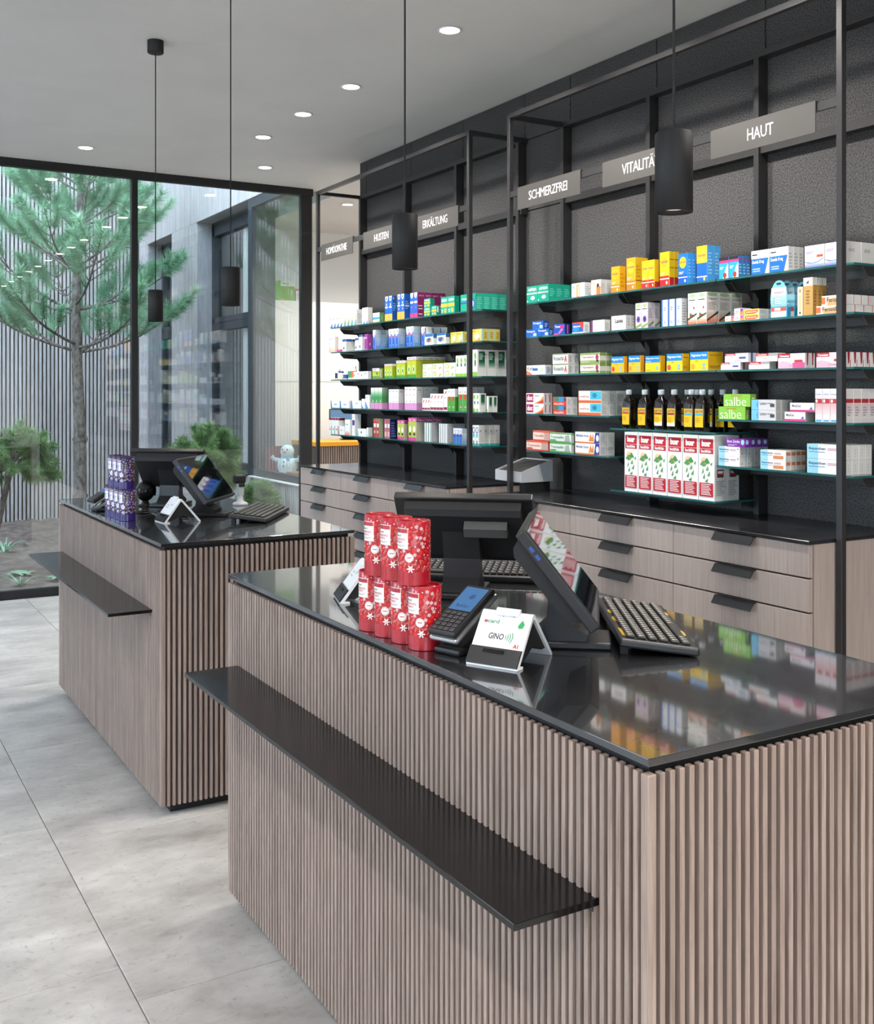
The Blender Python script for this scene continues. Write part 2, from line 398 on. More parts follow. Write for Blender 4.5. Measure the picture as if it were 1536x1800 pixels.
WX, WI = 3.69, 3.875
mb = MB()
for y0, y1, z0, z1 in [(8.56, 11.71, -.2, .72), (8.56, 14.3, 3.47, 6.2), (11.71, 12.67, -.2, 3.47), (13.75, 14.3, -.2, 3.47)]: mb.box(WX + .022, y0, z0, WI + .1, y1, z1)
wing = structure(obj('wall_wing', mb, mix_noise('wing_timber', '#8c8a8e', '#b3b1b4', scale=(30, 30, 1.2), noise=3, rough=.8, lo=.3, hi=.7)))
def wing_slats(y0, y1, z0, z1):
    me = MB(); me.bevel_box(WX, -.021, z0, WX + .022, .021, z1, .003, 1); me = me.build('cladding_board'); me.materials.append(M['fence'])
    n = max(1, round((y1 - y0) / .05)); st = (y1 - y0) / n
    for i in range(n): obj('cladding_board', me, None, wing, (0, y0 + st * (i + .5), 0))
wing_slats(8.56, 11.71, -.15, .72); wing_slats(8.56, 14.18, 3.47, 6.2); wing_slats(11.71, 12.67, -.15, 3.47); wing_slats(13.75, 14.18, -.15, 3.47)
def wing_window(name, y0, y1, z0, z1, posts, transom=None):
    f = MB(); X0, X1 = WI + .0, WI + .07
    f.box(X0, y0, z0, X1, y1, z0 + .07); f.box(X0, y0, z1 - .09, X1, y1, z1); 
    for p, w in [(y0, .07), (y1 - .07, .07)] + posts: f.box(X0, p, z0, X1, p + w, z1)
    w_ = structure(obj(name, f, M['anthra']))
    if transom:
        t = MB(); ta, tb, tz = transom; t.box(X0 - .01, ta, tz, X1, tb, tz + .09); obj('transom', t, M['anthra'], w_)
        s_ = MB(); 
        for (a0, b0, c0, d0) in [(ta, ta + .06, tz + .09, z1 - .09), (tb - .06, tb, tz + .09, z1 - .09)]: s_.box(X0 - .015, a0, c0, X1, b0, d0)
        s_.box(X0 - .015, ta, tz + .09, X1, tb, tz + .15); s_.box(X0 - .015, ta, z1 - .16, X1, tb, z1 - .09); obj('sash', s_, M['anthra'], w_)
    g = MB(); g.box(X0 + .03, y0 + .07, z0 + .07, X0 + .036, y1 - .07, z1 - .09); obj('pane', g, M['glass'], w_)
    s_ = MB(); s_.box(WX - .03, y0, z0 - .012, WI + .07, y1, z0); obj('sill', s_, M['anthra'], w_)
wing_window('window_2', 10.06, 11.71, .732, 3.47, [], (10.13, 11.64, 2.24))
f = MB(); f.box(3.70, 8.512, .732, 3.76, 9.95, .80); f.box(3.70, 8.512, 3.38, 3.76, 9.95, 3.47); f.box(3.70, 9.95, .732, 3.945, 10.06, 3.47)
w4 = structure(obj('window_4', f, M['anthra']))
f = MB(); f.box(3.722, 8.515, .80, 3.728, 9.95, 3.38); obj('pane', f, M['glass'], w4)
f = MB(); f.box(WX - .03, 8.56, .72, 3.99, 9.95, .732); obj('sill', f, M['white'], w4)
mb = MB(); mb.box(3.976, 8.56, 0, 3.984, 11.71, .715); mb.box(3.976, 11.71, 0, 3.984, 12.67, CZ)
structure(obj('wall_inner', mb, M['white']))
wing_window('window_3', 12.67, 13.75, .02, 3.47, [], (12.74, 13.68, 2.24))
# ------------------------------------------------------------------ lamps
def make_ring():
    r = MB(); r.lathe([(.050, 0), (.060, -.001), (.062, -.004), (.052, -.006), (.047, -.003), (.047, .0)], 28); r.v = [(a, b, c) for a, b, c in r.v]; return r.build('trim_ring')
_ring = make_ring(); _ring.materials.append(M['whitep'])
_l = MB(); _l.lathe([(.0, -.0035), (.047, -.0035)], 24, sm=False); _lens = _l.build('lens'); _lens.materials.append(M['lens'])
_hs = MB(); _hs.lathe([(.05, 0), (.05, .0005)], 20); 
def downlight(x, y, label, w=SPOT_W, ang=118, aim=None, group=None):
    t = thing('ceiling_downlight', label, 'downlight', (x, y, CZ - .0005), 0, group)
    obj('trim_ring', _ring, None, t); obj('lens', _lens, None, t)
    d = bpy.data.lights.new('downlight_beam', 'SPOT'); d.energy = w; d.spot_size = math.radians(ang); d.spot_blend = .55; d.shadow_soft_size = .04; d.color = (1.0, .955, .90)
    o = bpy.data.objects.new('downlight_beam', d); COL.objects.link(o); o.parent = t; o.location = (0, 0, -.02)
    if aim: o.rotation_euler = aim
bays = [(2.934, 'haut'), (3.632, 'vit'), (4.33, 'schm'), (5.46, 'erk'), (6.155, 'hus'), (6.85, 'hom')]
row = {6.85: 'recessed ceiling spot of the shelf row, in front of the homeopathy sign', 6.155: 'recessed ceiling spot of the shelf row, in front of the cough sign', 5.46: 'recessed ceiling spot of the shelf row, in front of the cold remedies sign', 4.36: 'recessed ceiling spot of the shelf row, in front of the pain relief sign',
       3.632: 'recessed ceiling spot of the shelf row, in front of the vitality sign', 2.934: 'recessed ceiling spot of the shelf row, in front of the skin care sign'}
for y, lb in row.items(): downlight(2.643, y + .04, lb, w=SPOT_W * .9, aim=(0, math.radians(-14), 0))
for y in (2.2, 1.45, .7, -.1, -.9, -1.7, -2.5): downlight(2.643, y, 'recessed ceiling spot of the shelf row, before the bare dark wall', w=SPOT_W * .7, group='spots before the bare wall')
downlight(1.658, 7.83, 'round recessed ceiling spot near the glass wall, over open floor by the pine', w=10)
downlight(3.012, 7.81, 'round recessed ceiling spot near the glass wall, close to the door passage', w=10)
for x in (.3, -1.05, -2.4): downlight(x, 7.82, 'round recessed ceiling spot near the glass wall, over the open shop floor', w=10, group='spots along the glass wall')
for x in (-.75, -2.6):
    for y in (-2.6, -.6, 1.4, 3.4, 5.4): downlight(x, y, 'round recessed ceiling spot above the open customer floor', w=SPOT_W * (1.0 if y < 3 else .25), ang=135, group='spots above the customer floor')
for x, y in ((.95, -.5), (.95, -1.9), (1.9, -1.2)): downlight(x, y, 'added ceiling spot above the aisle, brightening the near counter sides', w=SPOT_W * 1.2, ang=135, group='added spots above the aisle')  # unseen spots, added to brighten the near side faces of the counters
downlight(4.27, 8.96, 'round recessed ceiling spot in the white passage beyond the shelves', w=120, ang=150)
downlight(5.6, 9.2, 'round recessed ceiling spot deeper in the white back room', w=120, ang=150)
downlight(5.6, 8.0, 'round recessed ceiling spot behind the end of the dark wall', w=120, ang=150)

def pendant(y, label):
    x = 1.458; zb = 1.905; h = .156; r = .037
    t = thing('pendant_lamp', label, 'pendant lamp', (x, y, 0))
    c = MB(); c.lathe([(.0, CZ - .062), (.037, CZ - .062), (.040, CZ - .059), (.040, CZ)], 28); obj('canopy', c, M['blackm'], t)
    c = MB(); c.tube([(0, 0, CZ - .06), (0, 0, zb + h)], .0028, 8); obj('cord', c, M['blackm'], t)
    c = MB(); c.lathe([(r - .003, zb + .012), (r - .003, zb), (r, zb), (r, zb + h - .002), (r - .002, zb + h), (r - .002, zb + h + .0012), (.0, zb + h + .0012)], 36); sh = obj('shade', c, M['blackm'], t)
    c = MB(); c.lathe([(.0, zb + .010), (r - .004, zb + .010)], 28, sm=False); obj('diffuser', c, M['plens'], sh)['label'] = 'white diffuser disc'
    d = bpy.data.lights.new('pendant_beam', 'SPOT'); d.energy = PEND_W; d.spot_size = math.radians(80); d.spot_blend = .6; d.shadow_soft_size = .03; d.color = (1, .92, .82)
    o = bpy.data.objects.new('pendant_beam', d); COL.objects.link(o); o.parent = t; o.location = (0, 0, zb + .004)
pendant(1.568, 'black cylinder pendant lamp over the keyboard with gold stickers')
pendant(2.677, 'black cylinder pendant lamp above the far end of the red canister counter')
pendant(4.167, 'black cylinder pendant lamp above the near end of the purple canister counter')
pendant(5.284, 'black cylinder pendant lamp with visible ceiling canopy, above the purple canister counter')

# ------------------------------------------------------------------ slatted counters
CX0, CX1, CLEN = 1.075, 1.855, 1.885
slm = MB(); slm.bevel_box(0, -.0052, .040, .013, .0052, .974, .0012, 1); slm = slm.build('slat'); slm.materials.append(M['slat'])
slc = MB(); slc.bevel_box(-.009, -.009, .040, .009, .009, .974, .002, 1); slc = slc.build('corner_post'); slc.materials.append(M['slat'])
def counter(y0, label):
    t = thing('sales_counter', label, 'counter', (CX0, y0, 0))
    D = CX1 - CX0; L = CLEN
    b = MB(); b.box(.013, .013, .04, D - .01, L - .013, .965); obj('carcass', b, M['backing'], t)
    b = MB(); b.box(.05, .05, 0.0, D - .05, L - .05, .04); obj('plinth', b, M['blackm'], t)
    b = MB(); b.box(.02, .02, .965, D - .02, L - .02, .987); obj('shadow_gap', b, M['blackm'], t)
    b = MB(); b.bevel_box(0, 0, .987, D, L, 1.0, .0012, 2); obj('countertop', b, M['top'], t)
    n = round((L - .02) / .02); st = (L - .02) / n
    for i in range(1, n): obj('slat', slm, None, t, (0.0, .01 + st * i, 0))
    n = round((D - .02) / .02); st = (D - .02) / n
    for i in range(1, n):
        obj('slat', slm, None, t, (.01 + st * i, 0, 0), (0, 0, math.pi / 2)); obj('slat', slm, None, t, (.01 + st * i, L, 0), (0, 0, -math.pi / 2))
    for x in (.009, D - .009):
        for y in (.009, L - .009): obj('corner_post', slc, None, t, (x, y, 0))
    b = MB(); b.bevel_box(-.160, .122, .728, .006, L - .085, .740, .0012, 2); obj('bag_ledge', b, M['ledge'], t)
    for y in (.13, L - .11):
        b = MB(); b.box(-.002, y, .716, .008, y + .012, .728); obj('ledge_bracket', b, M['black'], t)
    return t
Y1C, Y2C = 1.2115, 3.8265
counter(Y1C, 'slatted oak sales counter with black top carrying the red canisters')
counter(Y2C, 'slatted oak sales counter with black top carrying the purple canisters')

# ------------------------------------------------------------------ drawer cabinets with dark worktops
def handle_mesh():
    h = MB(); pr = [(.002, .0), (-.014, .0), (-.034, -.030), (-.031, -.032), (-.012, -.004), (.002, -.004)]
    h.prism(pr, -.1, .1, 'y'); return h.build('handle')
_hm = handle_mesh(); _hm.materials.append(M['handle'])
WZ = 1.02; CFX = 3.05
def cabinet(y0, y1, label, wl):
    t = thing('drawer_cabinet', label, 'cabinet', (CFX, y0, 0)); W = y1 - y0
    b = MB(); b.box(.025, .004, .10, .535, W - .004, 1.006); obj('carcass', b, mat('cabinet_inside', '#26211f', .8), t)
    for y in (.0, W - .016):
        b = MB(); b.box(.024, y, .10, .535, y + .016, 1.006); obj('side_panel', b, M['oak'], t)
    b = MB(); b.box(.06, .02, 0, .535, W - .02, .10); obj('plinth', b, M['blackm'], t)
    cw = W / 3
    for c in range(3):
        dm = MB(); dm.bevel_box(0, -cw / 2 + .0015, -.117, .020, cw / 2 - .0015, 0, .001, 1); dm = dm.build('drawer'); dm.materials.append(M['oak'])
        for r in range(7):
            dr = obj('drawer', dm, None, t, (0, cw * (c + .5), 1.005 - .1235 * r)); obj('handle', _hm, None, dr, (0, 0, 0.0004))
    w = MB(); w.bevel_box(CFX - .006, y0 - .003, 1.008, 3.587, y1 + .003, WZ, .001, 1)
    tag(obj('worktop', w, M['work']), wl, 'worktop')
cabinet(2.588, 4.679, 'oak drawer cabinet below the bottles and red and white cartons', 'black stone worktop below the bottles and red and white cartons')
cabinet(5.114, 7.197, 'oak drawer cabinet next to the glass wall and white passage', 'black stone worktop next to the glass wall and white passage')

# ------------------------------------------------------------------ shelving units: black frames, wall uprights, glass shelves
LEV = {1: 2.03, 2: 1.848, 3: 1.645, 4: 1.437, 5: 1.241}
SX0, SX1 = 3.291, 3.53
FXP = 3.18
def shelf_parts(t, ya, yb, z):
    g = MB(); a, b = ya + .004, yb - .004; th = .008
    g.face([(SX0, a, z), (SX1, a, z), (SX1, b, z), (SX0, b, z)], 0); g.face([(SX0, a, z - th), (SX0, b, z - th), (SX1, b, z - th), (SX1, a, z - th)], 0)
    for p, q in (((SX0, a), (SX1, a)), ((SX1, a), (SX1, b)), ((SX1, b), (SX0, b)), ((SX0, b), (SX0, a))): g.face([(*p, z - th), (*q, z - th), (*q, z), (*p, z)], 1)
    obj('glass_shelf', g, [M['shelfglass'], M['shelfedge']], t)
    r = MB(); zz = z - th - .0005
    r.box(3.468, ya + .024, zz - .004, SX1 - .002, yb - .024, zz); r.box(3.468, ya + .024, zz - .032, 3.472, yb - .024, zz - .004)
    obj('shelf_rail', r, M['black'], t)
    for y in (ya + .018, yb - .022) if z not in (1.38, 1.085) else ():
        k = MB(); k.prism([(3.36, zz), (3.36, zz - .006), (3.39, zz - .036), (3.50, zz - .040), (SX1 - .002, zz - .075), (SX1 - .002, zz)], y, y + .004, 'y'); obj('bracket', k, M['black'], t)
def unit(ys, label, special=None):
    t = thing('shelving_unit', label, 'shelving', (0, 0, 0))
    y0, y1 = ys[0], ys[-1]; s = .025; zt = 3.036
    pa, pb = y0 - .031, y1 - .005
    for y in (pa, pb):
        zb = 0.0 if y == pa else WZ + .0005
        p = MB(); p.bevel_box(FXP, y, zb, FXP + s, y + s, zt, .0012, 1); obj('post', p, M['black'], t)
        p = MB(); p.box(FXP + s, y, zt - s, SX1, y + s, zt); obj('side_beam', p, M['black'], t)
    p = MB(); p.box(FXP, pa + s, zt - s, FXP + s, pb, zt); obj('front_beam', p, M['black'], t)
    p = MB(); p.box(SX1, pa, zt - .028, 3.587, pb + s, zt); obj('wall_beam', p, M['black'], t)
    p = MB(); p.box(FXP + .004, pa + s, 2.588, FXP + .016, pb, 2.620); obj('sign_rail', p, M['black'], t)
    p = MB(); p.box(SX1 + .01, pa, 2.590, 3.587, pb + s, 2.630); obj('wall_rail', p, M['black'], t)
    for y in ys:
        p = MB(); p.box(SX1, y - .014, WZ + .001, 3.587, y + .014, zt - .028); obj('upright', p, M['black'], t)
    for i, (a, b) in enumerate(zip(ys[:-1], ys[1:])):
        for z in (special if special and i == 1 else LEV.values()): shelf_parts(t, a, b, z)
    return t
unit(UPR[:4], 'black steel shelving unit with glass shelves holding bottles and yellow cartons', [2.03, 1.848, 1.645, 1.38, 1.085])
unit(UPR[4:], 'black steel shelving unit with glass shelves by the white passage')

# signs hung on the rails
def sign(yc, txt, tw, label):
    t = thing('shelf_sign', label, 'sign', (FXP - .001, yc, 2.57)); w = .53
    p = MB(); p.prism([(-.002, -.06), (-.002, .058), (.018, .058), (.018, .0535), (.002, .0535), (.002, -.06)], -w / 2, w / 2, 'y'); pl = obj('plate', p, mat('sign_plate', '#484542', .5), t)
    l = MB(); draw(l, [('T', txt, .5 - tw / w / 2, .31, .5 + tw / w / 2, .31 + (.40 if 'Ä' not in txt and 'Ö' not in txt else .50), '#f4f3f0')], lambda u, v, L: (-.002 - L, w / 2 - u * w, -.06 + v * .118)); obj('lettering', l, M['print'], pl)['label'] = 'white lettering'
sign(6.85, 'HOMÖOPATHIE', .34, 'dark sign reading homoeopathie, hung nearest the glass wall')
sign(6.155, 'HUSTEN', .20, 'dark sign reading husten, between homoeopathie and erkaeltung')
sign(5.46, 'ERKÄLTUNG', .29, 'dark sign reading erkaeltung, above the teal cartons')
sign(4.33, 'SCHMERZFREI', .325, 'dark sign reading schmerzfrei, hung beside a black corner post')
sign(3.632, 'VITALITÄT', .25, 'dark sign reading vitalitaet, partly behind a pendant lamp')
sign(2.934, 'HAUT', .132, 'dark sign reading haut, the largest looking sign')
# ------------------------------------------------------------------ medicine cartons on the glass shelves: far end, width, height, depth, shelf level, fronts, rows deep, layers
POS = {
    'aspirin': (4.692, 0.0999, 0.091, 0.049, 2.030, 2, 3, 1), 'orangewhite_a': (4.299, 0.1075, 0.072, 0.050, 2.030, 1, 3, 1), 
    'orangewhite_b': (4.140, 0.0762, 0.075, 0.034, 2.030, 1, 2, 1), 'vit_small': (3.986, 0.0632, 0.126, 0.040, 2.030, 1, 1, 1), 
    'vit_mid': (3.875, 0.0653, 0.156, 0.039, 2.030, 1, 2, 1), 'vit_pair': (3.766, 0.0437, 0.131, 0.029, 2.030, 2, 1, 1), 
    'vit_red': (3.645, 0.0643, 0.157, 0.030, 2.030, 1, 2, 1), 'vit_blue': (3.525, 0.0608, 0.137, 0.026, 2.030, 1, 2, 1), 
    'vit_bluebig': (3.411, 0.0651, 0.157, 0.040, 2.030, 1, 2, 1), 'nail': (3.278, 0.0563, 0.091, 0.023, 2.030, 2, 3, 1), 
    'whiteblue_wide': (3.099, 0.0974, 0.099, 0.030, 2.030, 2, 3, 1), 'elevit': (2.827, 0.0959, 0.087, 0.089, 2.030, 2, 2, 1), 
    'thoma_low': (4.698, 0.1045, 0.039, 0.030, 1.848, 2, 1, 1), 'thoma_top': (4.640, 0.1027, 0.043, 0.037, 1.887, 1, 1, 1), 
    'navypink': (4.445, 0.0935, 0.056, 0.037, 1.848, 1, 1, 1), 'bluered': (4.294, 0.0973, 0.056, 0.041, 1.848, 1, 1, 1), 
    'purplestripe': (4.145, 0.1099, 0.058, 0.039, 1.848, 1, 1, 1), 'lasea': (3.986, 0.1088, 0.070, 0.028, 1.848, 1, 2, 1), 
    'lilac': (3.811, 0.0436, 0.120, 0.038, 1.848, 2, 2, 1), 'bluestripe': (3.636, 0.0441, 0.122, 0.036, 1.848, 3, 1, 1), 
    'hearts': (3.465, 0.0578, 0.138, 0.072, 1.848, 2, 3, 1), 'tube_low': (3.244, 0.0520, 0.023, 0.054, 1.848, 2, 1, 1), 
    'tube_top': (3.192, 0.0510, 0.029, 0.050, 1.871, 1, 1, 1), 'redzahn': (3.138, 0.0838, 0.022, 0.050, 1.848, 1, 4, 2), 
    'fenistil_low': (2.773, 0.1378, 0.032, 0.050, 1.848, 1, 4, 1), 'fenistil_top': (2.747, 0.1122, 0.037, 0.042, 1.880, 1, 4, 1), 
    'goldwhite_s': (2.861, 0.0273, 0.115, 0.025, 1.848, 1, 1, 1), 'goldwhite_t': (2.833, 0.0478, 0.148, 0.026, 1.848, 1, 3, 1), 
    'kytta': (4.695, 0.1744, 0.051, 0.045, 1.645, 1, 1, 1), 'rosacta': (4.459, 0.1341, 0.053, 0.036, 1.645, 1, 2, 2), 
    'trauma_g': (4.229, 0.1578, 0.051, 0.040, 1.645, 1, 2, 2), 'mag_a': (3.986, 0.0952, 0.078, 0.023, 1.645, 1, 1, 1), 
    'mag_b': (3.861, 0.0869, 0.079, 0.025, 1.645, 1, 1, 1), 'mag_c': (3.744, 0.1044, 0.074, 0.032, 1.645, 1, 1, 1), 
    'mag_d': (3.601, 0.1047, 0.079, 0.043, 1.645, 1, 1, 1), 
    'mag_f': (3.453, 0.1129, 0.082, 0.092, 1.645, 1, 1, 1), 'canes_bl_low': (3.269, 0.1136, 0.031, 0.050, 1.645, 1, 2, 1), 
    'canes_bl_top': (3.246, 0.1337, 0.038, 0.050, 1.676, 1, 2, 1), 'canes_r_low': (3.113, 0.1122, 0.030, 0.041, 1.645, 1, 1, 1), 
    'canes_r_top': (3.074, 0.1149, 0.034, 0.050, 1.675, 1, 1, 1), 'canes_p': (2.959, 0.1375, 0.059, 0.029, 1.645, 1, 2, 1), 
    'canes_q': (2.772, 0.1367, 0.057, 0.036, 1.645, 1, 5, 1), 'doc': (4.698, 0.1645, 0.055, 0.028, 1.437, 1, 2, 2), 
    'redblue': (4.456, 0.1203, 0.045, 0.036, 1.437, 1, 2, 2), 'orangecyan': (4.242, 0.1836, 0.061, 0.048, 1.437, 1, 4, 2), 
    'salbe_low': (3.283, 0.1553, 0.054, 0.029, 1.437, 1, 1, 1), 'salbe_top': (3.254, 0.1530, 0.053, 0.037, 1.491, 1, 1, 1), 
    'lioton': (3.099, 0.1320, 0.042, 0.032, 1.437, 1, 3, 2), 'medi_low': (2.926, 0.1059, 0.037, 0.051, 1.437, 1, 1, 1), 
    'medi_top': (2.899, 0.1218, 0.036, 0.050, 1.474, 1, 1, 1), 'tallpink': (2.776, 0.0353, 0.129, 0.044, 1.437, 4, 4, 1), 
    'coral_low': (4.696, 0.2011, 0.052, 0.050, 1.241, 1, 1, 1), 'coral_top': (4.634, 0.1503, 0.055, 0.033, 1.293, 1, 3, 1), 
    'trauma_sg': (4.484, 0.1866, 0.051, 0.021, 1.241, 1, 1, 2), 'bluewave': (4.270, 0.1997, 0.056, 0.048, 1.241, 1, 2, 2), 
    'bep_a': (3.282, 0.1232, 0.041, 0.042, 1.241, 1, 4, 2), 'bep_p': (3.239, 0.1076, 0.034, 0.035, 1.323, 1, 4, 1), 
    'bep_o': (3.051, 0.1345, 0.039, 0.029, 1.241, 1, 4, 2), 'bep_l': (2.817, 0.1823, 0.056, 0.038, 1.241, 1, 4, 2), 
    'lecithin': (3.889, 0.0978, 0.283, 0.074, 1.085, 6, 2, 1), 'f1_white': (7.243, 0.0558, 0.118, 0.060, 2.030, 4, 1, 1), 
    'f1_whiteb': (7.015, 0.0579, 0.114, 0.060, 2.030, 4, 1, 1), 'f1_whitet': (6.693, 0.0442, 0.115, 0.039, 2.030, 2, 1, 1), 
    'f1_green': (6.527, 0.0513, 0.067, 0.039, 2.030, 2, 1, 1), 'f1_blue': (6.348, 0.0543, 0.168, 0.034, 2.030, 2, 1, 1), 
    'f1_blueb': (6.172, 0.0512, 0.168, 0.042, 2.030, 2, 1, 1), 'f1_purple': (5.997, 0.0512, 0.163, 0.052, 2.030, 2, 4, 1), 
    'f1_teal_s': (5.814, 0.0825, 0.055, 0.032, 2.030, 1, 1, 2), 'f1_teal_t': (5.721, 0.0655, 0.060, 0.029, 2.030, 1, 1, 1), 
    'f1_teal_m': (5.604, 0.0820, 0.104, 0.036, 2.030, 2, 1, 1), 'f1_teal_b': (5.376, 0.1720, 0.101, 0.055, 2.030, 1, 4, 1), 
    'f2_cream': (7.254, 0.0368, 0.117, 0.029, 1.848, 3, 1, 1), 'f2_pink': (7.112, 0.0870, 0.018, 0.050, 1.848, 1, 1, 1), 
    'f2_caps': (7.020, 0.0653, 0.091, 0.050, 1.848, 1, 4, 1), 'f2_capb': (6.808, 0.0546, 0.090, 0.050, 1.848, 1, 1, 1), 
    'f2_capc': (6.745, 0.0520, 0.112, 0.050, 1.848, 1, 1, 1), 'f2_violet': (6.656, 0.0509, 0.112, 0.037, 1.848, 1, 1, 1), 
    'f2_sky': (6.527, 0.0405, 0.134, 0.049, 1.848, 1, 2, 1), 'f2_skyb': (6.295, 0.0481, 0.127, 0.055, 1.848, 3, 1, 1), 
    'f2_skyc': (6.048, 0.0497, 0.130, 0.053, 1.848, 2, 1, 1), 'f2_skyd': (5.850, 0.0470, 0.119, 0.056, 1.848, 1, 3, 1), 
    'f2_plast': (5.800, 0.1027, 0.070, 0.029, 1.848, 1, 1, 1), 'f2_plastb': (5.653, 0.1083, 0.068, 0.032, 1.848, 1, 1, 1), 
    'f2_yel': (5.489, 0.0727, 0.065, 0.034, 1.848, 2, 1, 1), 'f2_yelb': (5.276, 0.1415, 0.071, 0.042, 1.848, 1, 3, 1), 
    'f3_flat': (6.832, 0.1157, 0.054, 0.029, 1.645, 2, 1, 1), 'f3_limes': (6.536, 0.1117, 0.072, 0.032, 1.645, 1, 1, 1), 
    'f3_limem': (6.355, 0.0385, 0.097, 0.029, 1.645, 3, 1, 1), 'f3_limel': (6.185, 0.0620, 0.116, 0.050, 1.645, 2, 1, 1), 
    'f3_limexl': (6.037, 0.0613, 0.136, 0.044, 1.645, 2, 5, 1), 'f3_cubes': (5.831, 0.1205, 0.042, 0.050, 1.645, 1, 1, 2), 
    'f3_cubesb': (5.706, 0.1294, 0.042, 0.050, 1.645, 1, 1, 2), 'f3_cubesc': (5.568, 0.1362, 0.043, 0.050, 1.645, 1, 1, 2), 
    'f3_wg': (5.428, 0.0431, 0.127, 0.050, 1.645, 3, 1, 1), 'f3_wgb': (5.276, 0.0445, 0.157, 0.069, 1.645, 2, 3, 1), 
    'f4_flat': (7.224, 0.1609, 0.053, 0.050, 1.437, 2, 1, 1), 'f4_flatb': (6.875, 0.1676, 0.056, 0.050, 1.437, 1, 1, 1), 
    'f4_small': (6.702, 0.0526, 0.069, 0.050, 1.437, 1, 1, 1), 'f4_smallb': (6.644, 0.0674, 0.098, 0.050, 1.437, 1, 1, 1), 
    'f4_gp': (6.556, 0.0568, 0.148, 0.048, 1.437, 3, 1, 1), 'f4_wp': (6.293, 0.0473, 0.136, 0.044, 1.437, 3, 1, 1), 
    'f4_wpb': (6.070, 0.0537, 0.151, 0.055, 1.437, 3, 3, 1), 'f4_rs': (5.835, 0.0321, 0.079, 0.050, 1.437, 3, 1, 1), 
    'f4_rm': (5.734, 0.0395, 0.107, 0.050, 1.437, 4, 1, 1), 'f4_rt': (5.571, 0.0457, 0.133, 0.050, 1.437, 1, 1, 1), 
    'f4_gr': (5.523, 0.0443, 0.137, 0.021, 1.437, 2, 1, 1), 'f4_grb': (5.399, 0.0529, 0.147, 0.060, 1.437, 2, 2, 1), 
    'f4_wg': (5.231, 0.0340, 0.110, 0.048, 1.437, 2, 1, 1), 'f4_wgs': (5.089, 0.0196, 0.094, 0.032, 1.437, 1, 2, 1), 
    'f5_red': (7.254, 0.0569, 0.123, 0.054, 1.241, 3, 1, 1), 'f5_smallr': (7.084, 0.1028, 0.062, 0.050, 1.241, 1, 1, 1), 
    'f5_med': (6.975, 0.0893, 0.114, 0.050, 1.241, 1, 1, 1), 'f5_tall': (6.858, 0.0491, 0.157, 0.050, 1.241, 1, 1, 1), 
    'f5_teal': (6.782, 0.1537, 0.053, 0.050, 1.241, 1, 1, 1), 'f5_tealb': (6.623, 0.0259, 0.065, 0.036, 1.241, 1, 1, 1), 
    'f5_rg': (6.521, 0.0452, 0.131, 0.036, 1.241, 2, 1, 1), 'f5_navy': (6.356, 0.0411, 0.132, 0.056, 1.241, 2, 1, 1), 
    'f5_mag': (6.168, 0.0462, 0.128, 0.030, 1.241, 2, 1, 1), 'f5_magb': (6.020, 0.0542, 0.148, 0.063, 1.241, 2, 3, 1), 
    'f5_thin': (5.806, 0.0295, 0.119, 0.051, 1.241, 3, 1, 1), 'f5_thinb': (5.626, 0.0264, 0.119, 0.063, 1.241, 4, 2, 1), 
    'f5_blue': (5.456, 0.0343, 0.095, 0.037, 1.241, 3, 1, 1), 'f5_tealw': (5.244, 0.0367, 0.120, 0.037, 1.241, 2, 4, 1), 
}
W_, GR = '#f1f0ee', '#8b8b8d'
def R(*a): return ('R',) + a
def O(*a): return ('O',) + a
def T(*a): return ('T',) + a
def L(*a): return ('L',) + a
def G(*a): return ('G',) + a
def P(*a): return ('P',) + a
SMALL = [L(.12, .15, .85, .8, 5, '#a9a8a8')]
def vit(lo, mid, txt='Supradyn'):
    return [R(0, 0, 1, .30, lo), O(.5, .70, .38, .19, '#f7c500'), O(.5, .70, .30, .15, mid), T(txt, .10, .66, .90, .76, '#1b2a5a', .01), R(0, .20, 1, .23, '#f6f6f6'), O(.75, .10, .09, .05, '#fff2b0'), L(.1, .33, .6, .42, 2, '#fbe9b0')]
def mag(c): return [R(0, .60, 1, 1, '#1d86cf'), T('Magnesium Verla', .06, .72, .93, .90, '#ffffff', .01), O(.16, .22, .12, .16, c), O(.78, .32, .08, .10, '#7fb2d8'), O(.78, .14, .10, .06, '#7fb2d8'), L(.3, .5, .6, .56, 1, '#5b6f7a')]
def canes(c1, c2): return [R(0, .72, .46, 1, '#b3202c'), T('Canesten', .05, .77, .42, .93, '#ffffff', .02), R(.46, .82, 1, 1, c2), P([(0, 0), (.5, 0), (.5, .35), (.18, .5), (0, .4)], c1), R(.62, .40, .92, .56, '#c2303c'), L(.4, .12, .9, .3, 2, '#c9a9b4')]
def bep(c, s): return [R(0, 0, .30, 1, '#9ed6ea'), T('Bepanthen', .05, .55, .50, .80, '#1c4f7a', .02), R(.05, .44, .48, .48, '#2a6fae'), L(.55, .6, .9, .8, 2, c), R(*s) if s else R(.9, .72, .95, .85, '#3a5a8a')]
def lime(): return [R(0, .86, 1, 1, '#f3f3ef'), T('PROSPAN', .1, .885, .9, .965, '#20306a', .02), R(0, .83, 1, .86, '#d0342c'), R(0, 0, 1, .16, '#3d9a36'), P([(.5, .62), (.75, .42), (.55, .20), (.25, .28), (.2, .48)], '#f4f6e6'), P([(.5, .56), (.66, .42), (.52, .26), (.33, .32), (.3, .46)], '#2f8a3c')]
